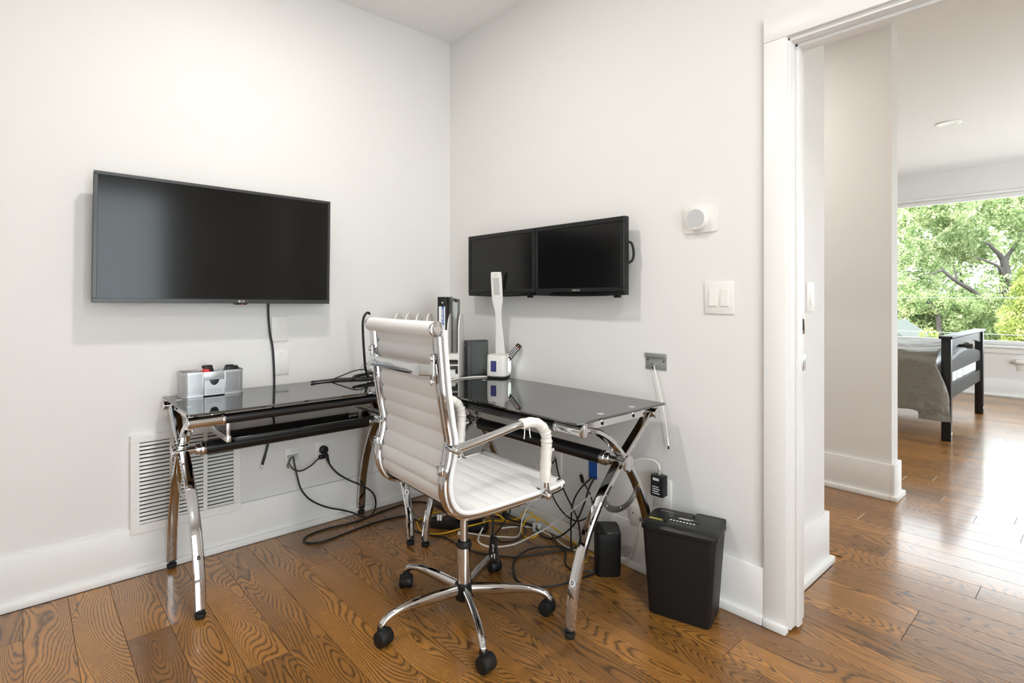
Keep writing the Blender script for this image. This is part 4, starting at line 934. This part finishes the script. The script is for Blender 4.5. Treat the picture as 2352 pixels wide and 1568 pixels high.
cable('network_cable', 'short yellow cable loop against the black router', clampx(fl([(-.180, -1.235, .03), (-.150, -1.225, .014), (-.128, -1.205, .006), (-.108, -1.190, .006), (-.075, -1.178, .006), (-.062, -1.20, .010), (-.066, -1.235, .02)], .0032)), .0032, YCAB)
g_ = 'white cables under the desk'
cable('white_cord', 'thick white cable sweeping in a wide arc behind the chair base', clampx(fl([(-.245, -.630, .055), (-.275, -.665, .03), (-.322, -.690, .006), (-.366, -.745, .006), (-.363, -.806, .006), (-.328, -.843, .006), (-.257, -.872, .006), (-.170, -.868, .006), (-.105, -.860, .006), (-.075, -.905, .04), (-.062, -.97, .095), (-.060, -1.05, .16), (-.058, -1.14, .24), (-.058, -1.235, .318), (-.055, -1.26, .345)], .0042)), .0042, WCAB)
cable('white_cord', 'white cable with a small tag running from power strip up the wall', clampx(fl([(-.345, -.622, .006), (-.290, -.720, .006), (-.242, -.775, .006), (-.196, -.819, .006), (-.140, -.790, .006), (-.095, -.752, .03), (-.060, -.745, .08), (-.048, -.785, .140), (-.044, -.805, .20), (-.043, -.822, .268), (-.044, -.80, .33)], .0036)), .0036, WCAB)
cable('white_cord', 'thin white cable running along the baseboard behind the desk', clampx(fl([(-.340, -.296, .006), (-.352, -.352, .006), (-.300, -.395, .02), (-.240, -.420, .05), (-.170, -.520, .075), (-.115, -.615, .08), (-.062, -.690, .085), (-.046, -.784, .090), (-.046, -.897, .088), (-.046, -1.007, .083), (-.046, -1.089, .070), (-.050, -1.160, .050)], .0034)), .0034, WCAB)
cable('white_cord', 'white cable on the floor at the foot of the right baseboard', clampx(fl([(-.190, -.690, .006), (-.105, -.740, .006), (-.060, -.800, .006), (-.056, -.870, .006), (-.064, -.945, .006), (-.092, -1.044, .006), (-.080, -1.129, .006), (-.070, -1.20, .006)], .0034)), .0034, WCAB)
cable('white_cord', 'thin grey-white cable hanging from the plate beside the router', [(-.028, -1.415, .212), (-.044, -1.420, .182), (-.046, -1.408, .133), (-.046, -1.392, .091), (-.044, -1.365, .045), (-.048, -1.33, .03)], .0030, WCAB)
cable('black_cord', 'black cable from the bristled plate looping round the chair base', clampx(fl([(-.012, -.908, .362), (-.040, -.950, .317), (-.055, -.998, .252), (-.058, -1.048, .192), (-.058, -1.090, .135), (-.058, -1.105, .07), (-.062, -1.100, .02), (-.100, -1.085, .006), (-.175, -1.045, .006), (-.269, -1.000, .006), (-.341, -.963, .006), (-.391, -.901, .006), (-.436, -.816, .006), (-.455, -.713, .006), (-.455, -.600, .006), (-.500, -.500, .006), (-.520, -.420, .006), (-.470, -.330, .006)], .0038), -.012), .0038, BCAB)
cable('black_cord', 'black cable swinging in a loop across the right wall', clampx([(-.012, -.902, .358), (-.035, -.882, .31), (-.050, -.902, .24), (-.055, -.946, .177), (-.062, -1.016, .136), (-.066, -1.088, .128), (-.066, -1.149, .16), (-.056, -1.176, .201), (-.046, -1.165, .245), (-.046, -1.137, .288), (-.052, -1.117, .312)], -.012), .0036, BCAB)
c = bpy.data.objects[[o.name for o in COL.objects if o.get('label') == 'black cable swinging in a loop across the right wall'][0]]
connector(c, (-.052, -1.118, .310), (0, .35, .94), (.010, .016, .036), BLACK, .012)
cable('black_cord', 'black cable from the blue box crossing the floor behind the column', clampx(fl([(-.006, -1.149, .330), (-.032, -1.136, .28), (-.046, -1.121, .213), (-.056, -1.080, .12), (-.066, -1.02, .05), (-.085, -.960, .010), (-.095, -.900, .006), (-.080, -.840, .020), (-.070, -.780, .020), (-.085, -.700, .012), (-.100, -.620, .010), (-.130, -.540, .008)], .0042), -.006), .0042, BCAB)
cable('black_cord', 'black cable from the blue box curving past the router base', clampx(fl([(-.006, -1.134, .328), (-.034, -1.090, .273), (-.048, -1.056, .204), (-.058, -1.052, .136), (-.064, -1.055, .06), (-.085, -1.075, .010), (-.118, -1.095, .012), (-.125, -1.045, .012), (-.180, -.992, .010), (-.262, -.965, .010), (-.361, -.990, .006), (-.430, -1.060, .006), (-.470, -1.130, .006), (-.458, -1.190, .006), (-.410, -1.240, .006), (-.350, -1.266, .006), (-.270, -1.284, .006), (-.215, -1.296, .006), (-.168, -1.303, .010)], .0040), -.006), .0040, BCAB)
cable('black_cord', 'short black cable kinked on the floor left of the router', clampx(fl([(-.060, -.925, .012), (-.098, -.985, .014), (-.130, -1.035, .016), (-.150, -1.10, .012), (-.207, -1.149, .006), (-.235, -1.204, .006), (-.215, -1.250, .006), (-.190, -1.280, .010), (-.162, -1.290, .014)], .0038)), .0038, BCAB)
cable('black_cord', 'black cable coiled on the floor right of the chair column', clampx(fl([(-.080, -.640, .120), (-.110, -.680, .07), (-.150, -.690, .035), (-.190, -.700, .010), (-.252, -.730, .006), (-.282, -.805, .006), (-.239, -.855, .010), (-.160, -.838, .012), (-.105, -.790, .012), (-.130, -.72, .014), (-.20, -.66, .02)], .0036)), .0036, BCAB)
t = thing('cable_splitter', 'clear plastic cable splitter block at the right baseboard', 'splitter', (-.072, -.84, 0), -1.1)
g = G(); g.box((0, 0, .022), (.045, .016, .044), .003); obj('body', g, LGREY, t); g = G(); g.bb(-.006, .004, -.0095, -.008, .005, .040); obj('clip', g, BRUSH, t)
t = thing('network_plug', 'clear network plug joining yellow and white cables on the floor', 'plug', (-.372, -.612, 0), -.9)
g = G(); g.box((0, 0, .008), (.030, .018, .014), .002); obj('body', g, WPLAST, t); g = G(); g.box((.012, 0, .016), (.014, .006, .003), .0008); obj('latch', g, LGREY, t)
t = thing('cable_clip_pair', 'pair of white plug ends hanging over the power strip', 'plug', (-.414, -.478, .0414), -.9)
for k in (0, 1):
    g = G(); g.box((k*.013, 0, .014), (.010, .012, .028), .002); obj('plug_end', g, WPLAST, t)

# ------------------------------------------------------------------ bedroom
bed = thing('bed', 'dark wooden bed frame with slatted footboard under the window', 'bed', (4.41, -.8, 0))
BX0, BX1, FY = 3.585, 5.215, -1.84
for x in (BX0, BX1-.062):
    g = G(); g.bb(x, x+.062, FY-.032, FY+.032, 0, .828, .004); ps_ = obj('post', g, BEDWOOD, bed, True)
    for z in (.33, .42, .76):
        g = G(); g.cyl((x-.001 if x < 4 else x+.063, FY, z), (x-.004 if x < 4 else x+.066, FY, z), .008, seg=12); obj('bolt', g, BLACK, ps_, True)
    g = G(); g.bb(x+.018, x+.045, FY-.0335, FY-.031, .055, .072); obj('paper_tag', g, PAPER, ps_, True)
g = G(); g.bb(BX0-.02, BX1+.02, FY-.045, FY+.045, .828, .850, .004); obj('cap_rail', g, BEDWOOD, bed, True)
xa, xb = BX0+.062, BX1-.062; xc = (xa+xb)/2
def board(top, bot, n=16):
    X = [xa+(xb-xa)*k/n for k in range(n+1)]; q = [(x, FY-.014, bot((x-xc)/(xb-xa)*2)) for x in X] + [(x, FY-.014, top((x-xc)/(xb-xa)*2)) for x in X[::-1]]
    g = G(); g.prism(q, (0, .028, 0)); return g
obj('top_rail', board(lambda s: .828, lambda s: .772-.055*s*s), BEDWOOD, bed, True, ang=20)
obj('middle_slat', board(lambda s: .690-.062*s*s, lambda s: .545), BEDWOOD, bed, True, ang=20)
obj('bottom_rail', board(lambda s: .445, lambda s: .335), BEDWOOD, bed, True, ang=20)
for x in (BX0+.005, BX1-.035):
    g = G(); g.bb(x, x+.03, FY+.03, .22, .30, .44, .003); obj('side_rail', g, BEDWOOD, bed, True)
g = G(); g.loft([rrect(.05, .05, .004, 2, .0, 4.45, -1.70), rrect(.06, .06, .004, 2, .32, 4.43, -1.70)]); obj('support_leg', g, BEDWOOD, bed, True)
g = G(); g.bb(BX0, BX1, .22, .28, 0, 1.15, .004); obj('headboard', g, BEDWOOD, bed, True)
mt = thing('mattress', 'white mattress with gathered sheet inside the bed frame', 'mattress', (4.4, -.8, .40))
g = G(); g.bb(BX0+.04, BX1-.04, FY+.066, .21, .40, .66, .05, 4); obj('mattress_body', g, SHEET, mt, True)
# duvet: a draped grid over the mattress with folds at the hanging side
du = thing('duvet', 'rumpled taupe duvet draped over the bed side', 'duvet', (4.4, -.8, .45))
def hash2(a, b): return math.sin(a*12.9898+b*78.233)*43758.5453 % 1
prof_d = []      # across the bed: near hem -> up near side -> over the top -> far hem
nu, nv = 70, 64; R = []
for j in range(nv+1):
    fy = j/nv; y = FY+.055 + (2.02)*fy; row = []
    hem = .235 - .05*math.exp(-((fy)/.055)**2) + .012*math.sin(fy*31)
    for i in range(nu+1):
        q = i/nu
        if q < .34:
            s = q/.34; z = hem + (.655-hem)*s; fold = .030*math.sin(fy*46+1.6*math.sin(fy*13)+s*2.5)*(1-s)**.6 + .018*math.sin(fy*83+4*s+1)*(1-s)**.8
            x = BX0-.030 - .02*(1-s) + fold*.9 - .035*math.exp(-(fy/.06)**2)*(1-s)
        elif q < .42:
            s = (q-.34)/.08; x = BX0-.030+.055*math.sin(s*PI/2); z = .655+.045*(1-math.cos(s*PI/2)) 
        elif q < .80:
            s = (q-.42)/.38; x = BX0+.025+(BX1-BX0-.05)*s; z = .70+.035*math.sin(PI*s)+.012*math.sin(s*17+fy*9)+.010*math.sin(s*5-fy*23)
        else:
            s = (q-.80)/.20; x = BX1+.03+.02*math.sin(s*2+fy*30); z = .695-(.44)*s
        row.append((x, y, z))
    R.append(row)
g = G(); vs = [[g.bm.verts.new(p) for p in row] for row in R]
for j in range(nv):
    for i in range(nu): g.bm.faces.new((vs[j][i], vs[j][i+1], vs[j+1][i+1], vs[j+1][i]))
o = obj('cover', g, DUVET, du, True, ang=80); sm = o.modifiers.new('thickness', 'SOLIDIFY'); sm.thickness = .012; sm.offset = 1; sb = o.modifiers.new('round', 'SUBSURF'); sb.levels = 1; sb.render_levels = 1
# corner of the duvet bulging by the post
g = G(); RR = []
for k in range(9):
    s = k/8; z = .62-.45*s; wv = .03+.075*math.sin(min(1, s*1.25)*PI*.62); ring = []
    for a in range(20):
        an = 2*PI*a/20; rr = 1+.16*math.sin(an*5+s*3)*s; ring.append((BX0-.055-.006*s + .024*rr*math.cos(an)*(.4+s), FY+.085-.012*s + wv*rr*math.sin(an), z))
    RR.append(ring)
g.rings(RR); obj('corner_fold', g, DUVET, du, True, ang=80)
sh_ = thing('bed_sheet', 'white gathered sheet showing between the footboard slats', 'sheet', (4.4, FY+.05, .44))
g = G(); n = 120; A = []; B_ = []
pts = [(xa+.01+(xb-xa-.02)*k/n, FY+.030+.010*math.sin(k*1.9)+.006*math.sin(k*.83)) for k in range(n+1)]
g.rings([[(x, y, .425), (x, y, .50), (x, y+.003, .58), (x, y+.012, .58), (x, y+.012, .425)] for x, y in pts]); obj('gathers', g, SHEET, sh_, True, ang=60)
# bedroom outlet with a plug-in light
t = thing('wall_outlet', 'bedroom outlet below the window with white plug-in device', 'outlet', (FX, -2.035, .372), R_)
g = G(); g.bb(-.04, .04, -.006, 0, -.055, .055, .002); obj('cover', g, PLATE, t); sockets(t, .006, (-1,))
t = thing('plug_in_light', 'white rounded plug-in device above the bedroom outlet', 'device', (FX-.007, -2.035, .395), R_)
g = G(); g.loft([[(a, -b*.6-.018, c) for a, b, c in []] or rrect(.11, .03, .014, 4, .0, 0, -.018), rrect(.13, .045, .02, 4, .02, 0, -.024), rrect(.12, .04, .018, 4, .045, 0, -.022), rrect(.10, .02, .009, 4, .052, 0, -.018)]); obj('body', g, WPLAST, t)
g = G(); g.cyl((-.075, -.015, .02), (-.060, -.015, .02), .016, seg=16, bev=.003); obj('knob', g, WPLAST, t)

# ------------------------------------------------------------------ ceiling lights
def downlight(label, loc, on):
    t = thing('recessed_downlight', label, 'ceiling light', loc, 0, 'recessed ceiling lights')
    g = G(); g.lathe([(.062, -.0005), (.095, -.0005), (.097, -.004), (.092, -.008), (.070, -.010), (.062, -.006)], seg=40); obj('trim_ring', g, TRIM, t)
    g = G(); g.lathe([(.001, -.0015), (.062, -.0015), (.062, -.0035), (.001, -.0035)], seg=36); obj('lens', g, LEDLENS if on else LENSOFF, t)
    if on:
        ld = bpy.data.lights.new('downlight_lamp', 'AREA'); ld.shape = 'DISK'; ld.size = .11; ld.energy = on; ld.color = (1, .965, .92)
        lo = bpy.data.objects.new('downlight_lamp', ld); COL.objects.link(lo); lo.parent = t; lo.location = (0, 0, -.012)
    return t
downlight('lit recessed downlight above the desk, out of view', (-1.26, -1.05, CZ), LAMP_W*1.25)
downlight('lit recessed downlight above the camera, out of view', (-1.20, -2.90, CZ), LAMP_W*1.35)
downlight('added unseen downlight brightening the hall outside the doorway', (.60, -3.5, CZ), LAMP_W*.75)  # unseen lamp added to brighten the hall walls
downlight('added unseen downlight in the passage brightening the hall partition', (1.19, -.75, CZ), LAMP_W*1.5)  # extra unseen lamp, put in only to light the hall partition
downlight('unlit recessed downlight in the bedroom ceiling', (4.241, -1.748, CZ), 0)

# ------------------------------------------------------------------ outdoors
GZ = -1.9
g = G(); g.bb(7.3, 120, -60, 70, GZ-.3, GZ); o = obj('garden_ground', g, GROUND, ang=0); tag(o, 'pale bare garden ground beyond the bedroom window', 'ground', kind='structure')
def place(px, py, d):
    f, yaw = 1253., math.radians(47.94); F = Vector((math.cos(yaw), math.sin(yaw), 0)); Rr = Vector((math.sin(yaw), -math.cos(yaw), 0))
    return Vector((-1.978, -2.765, 1.16)) + (F + Rr*((px-1176)/f) + Vector((0, 0, -(py-684)/f)))*d
def leaves(centres, n, size, squash=1.0):
    C = np.array([c for c, r in centres]); Rd = np.array([r for c, r in centres]); w_ = (Rd**2.2); idx = rng.choice(len(C), n, p=w_/w_.sum())
    v = rng.normal(size=(n, 3)); v /= np.linalg.norm(v, axis=1)[:, None]; rad = Rd[idx]*(.55+.5*rng.random(n)**.5)
    c = C[idx] + v*rad[:, None]*np.array([1, 1, squash])
    a = rng.normal(size=(n, 3)) + v*.5; a[:, 2] += .35; a /= np.linalg.norm(a, axis=1)[:, None]
    b = np.cross(a, rng.normal(size=(n, 3))); b /= np.linalg.norm(b, axis=1)[:, None]; d = np.cross(a, b)
    s = size*(.6+.8*rng.random(n))[:, None]
    V = np.empty((n, 4, 3)); V[:, 0] = c-b*s; V[:, 1] = c+d*s*.55; V[:, 2] = c+b*s; V[:, 3] = c-d*s*.55
    me = bpy.data.meshes.new('foliage'); me.vertices.add(n*4); me.vertices.foreach_set('co', V.ravel())
    me.loops.add(n*4); me.loops.foreach_set('vertex_index', np.arange(n*4)); me.polygons.add(n); me.polygons.foreach_set('loop_start', np.arange(n)*4); me.polygons.foreach_set('loop_total', np.full(n, 4))
    me.update(); me.validate(); return me
def tree(name, label, base, blobs, limbs, n, size, lm, group='garden trees beyond the window'):
    t = thing(name, label, 'tree', tuple(base), 0, group)
    for k, (pts, r0, r1) in enumerate(limbs):
        P = catmull(pts, 5); g = G(); g.tube(P, [r0+(r1-r0)*i/(len(P)-1) for i in range(len(P))], 9); obj('trunk' if k == 0 else 'branch', g, BARK, t, True)
    me = leaves([((c[0]-base[0], c[1]-base[1], c[2]-base[2]), r) for c, r in blobs], n, size); me.materials.append(lm)
    o = bpy.data.objects.new('foliage', me); COL.objects.link(o); o.parent = t; return t
# big spreading broadleaf tree filling the window
D = 36.0; B0 = place(2312, 700, D); B0.z = GZ
fork = place(2308, 610, D)
limbs = [([B0, place(2312, 690, D), place(2310, 645, D), fork], .42, .27),
         ([fork, place(2300, 590, D), place(2285, 575, D-.5), place(2270, 560, D-1), place(2255, 555, D-1)], .21, .04),
         ([fork, place(2312, 592, D+.3), place(2320, 580, D+.6), place(2335, 560, D+1), place(2350, 530, D+1)], .19, .04),
         ([place(2310, 650, D), place(2300, 625, D-.6), place(2290, 610, D-1.2), place(2262, 598, D-1.8), place(2240, 590, D-2)], .16, .03),
         ([place(2275, 700, D-2), place(2255, 688, D-2.2), place(2230, 665, D-2.5), place(2200, 648, D-2.8), place(2175, 630, D-3), place(2160, 612, D-3)], .21, .04),
         ([place(2190, 640, D-2.9), place(2165, 622, D-3), place(2140, 628, D-3), place(2115, 632, D-3)], .08, .02),
         ([place(2197, 646, D-2.8), place(2195, 630, D-2.8), place(2190, 612, D-2.8)], .09, .03)]
blobs = []
for k in range(120):
    px = 2040+370*random.random(); py = 395+330*random.random()**.9
    if 2235 < px < 2350 and 535 < py < 690 and random.random() < .85: continue
    if px < 2100 and py < 500 and random.random() < .6: continue
    blobs.append((place(px, py, D+2+random.uniform(-3.2, 3.5)), random.uniform(.55, 1.25)))
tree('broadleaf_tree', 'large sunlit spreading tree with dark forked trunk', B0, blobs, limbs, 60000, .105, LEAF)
# smaller shaded tree lower left and hedge masses behind
D = 31.0; B1 = place(2157, 760, D); B1.z = GZ
limbs = [([B1, place(2157, 755, D), place(2152, 720, D), place(2140, 700, D), place(2125, 690, D)], .16, .05)]
blobs = [(place(random.uniform(2085, 2290), random.uniform(690, 768), D+random.uniform(0, 4)), random.uniform(.45, .8)) for _ in range(60)]
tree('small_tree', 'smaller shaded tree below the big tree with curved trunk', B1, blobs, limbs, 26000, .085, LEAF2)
# distant tree line behind everything
D = 62.0; B2 = place(2210, 700, D); B2.z = GZ
blobs = [(place(random.uniform(1760, 2520), random.uniform(470, 760), D+random.uniform(-4, 6)), random.uniform(1.6, 3.0)) for _ in range(110)]
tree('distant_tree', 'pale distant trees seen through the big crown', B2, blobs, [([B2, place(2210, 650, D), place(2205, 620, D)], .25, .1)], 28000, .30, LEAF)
# golden-green conifer at the right
D = 24.0; B3 = place(2372, 790, D); B3.z = GZ
blobs = []
for k in range(170):
    h = random.random()**1.2; zc = GZ + .2 + 4.3*h; rr = 1.65*(1-h)**.75+.1; a = random.random()*2*PI; q = random.random()**.5*.85
    blobs.append((Vector((B3.x+rr*q*math.cos(a), B3.y+rr*q*math.sin(a), zc)), .42*(1-.4*h)))
tree('conifer_shrub', 'golden-green conical conifer at the right of the window', B3, blobs, [([B3, B3+Vector((0, 0, 2)), B3+Vector((0, 0, 4))], .05, .02)], 32000, .050, CONIF)
for k, (px, py, d, r) in enumerate(((2128, 770, 22, .34), (2068, 742, 27.5, .30))):
    b = place(px, py, d); b0 = Vector((b.x, b.y, GZ))
    hh = b.z-GZ
    tree('garden_bush', ('yellow-green bush in front of the garden shed corner', 'small green bush behind the shed roof')[k], b0, [(Vector((b.x+random.uniform(-.25, .25), b.y+random.uniform(-.3, .3), GZ+hh*random.uniform(.3, 1))), r) for _ in range(12)], [([b0, b0+Vector((0, 0, hh*.4)), b0+Vector((0, 0, hh*.8))], .03, .015)], 1800, .05, (CONIF, LEAF)[k], 'garden bushes')
# garden shed
s0 = place(2069, 760, 25.0)
sd_ = thing('garden_shed', 'small shed with pale siding, green door and shingle roof', 'shed', (s0.x, s0.y, GZ), math.radians(-8)); sd_.scale = (1, .78, 1)
H1 = 1.35; 
g = G(); g.bb(-1.2, 1.2, -.75, 1.6, 0, H1); g.prism([(-1.2, -.75, H1), (-1.2, 1.6, H1), (-1.2, .42, H1+.62)], (2.4, 0, 0)); obj('shed_walls', g, SIDING, sd_, ang=0)
g = G(); g.bb(-1.0, 1.0, -.775, -.75, .05, H1-.08); obj('green_side', g, SHEDDOOR, sd_, ang=0)
for s in (-1, 1):
    g = G(); y0, y1 = (-.98, .42) if s < 0 else (1.84, .42); g.prism([(-1.4, y0, H1-.12), (-1.4, y1, H1+.62), (-1.4, y1, H1+.70), (-1.4, y0, H1-.04)], (2.8, 0, 0)); obj('roof_slope', g, SHINGLE, sd_, ang=0)
# orange timber fence far right behind the trees
f0 = place(2290, 742, 40); fe = thing('timber_fence', 'orange-brown timber fence glimpsed between the tree trunks', 'fence', (f0.x, f0.y, GZ), math.radians(90))
for k in range(16):
    g = G(); g.bb(-2.4+k*.30, -2.4+k*.30+.26, -.02, .02, 0, 2.0+.1*(k % 3), .01, 1); obj('fence_board', g, TERRA, fe)
# deck railing cables just outside the bedroom window
rl_ = thing('cable_railing', 'thin steel railing cables stretched outside the bedroom window', 'railing', (7.6, -1.2, GZ))
for z in (1.165, .68, .40):
    g = G(); g.cyl((7.6, -4.4, z), (7.6, 2.0, z), .0045, seg=8); obj('railing_cable', g, CABLEW, rl_, True)
for y in (-4.4, 2.0):
    g = G(); g.bb(7.57, 7.63, y-.03, y+.03, GZ, 1.25, .004); obj('railing_post', g, CABLEW, rl_, True)
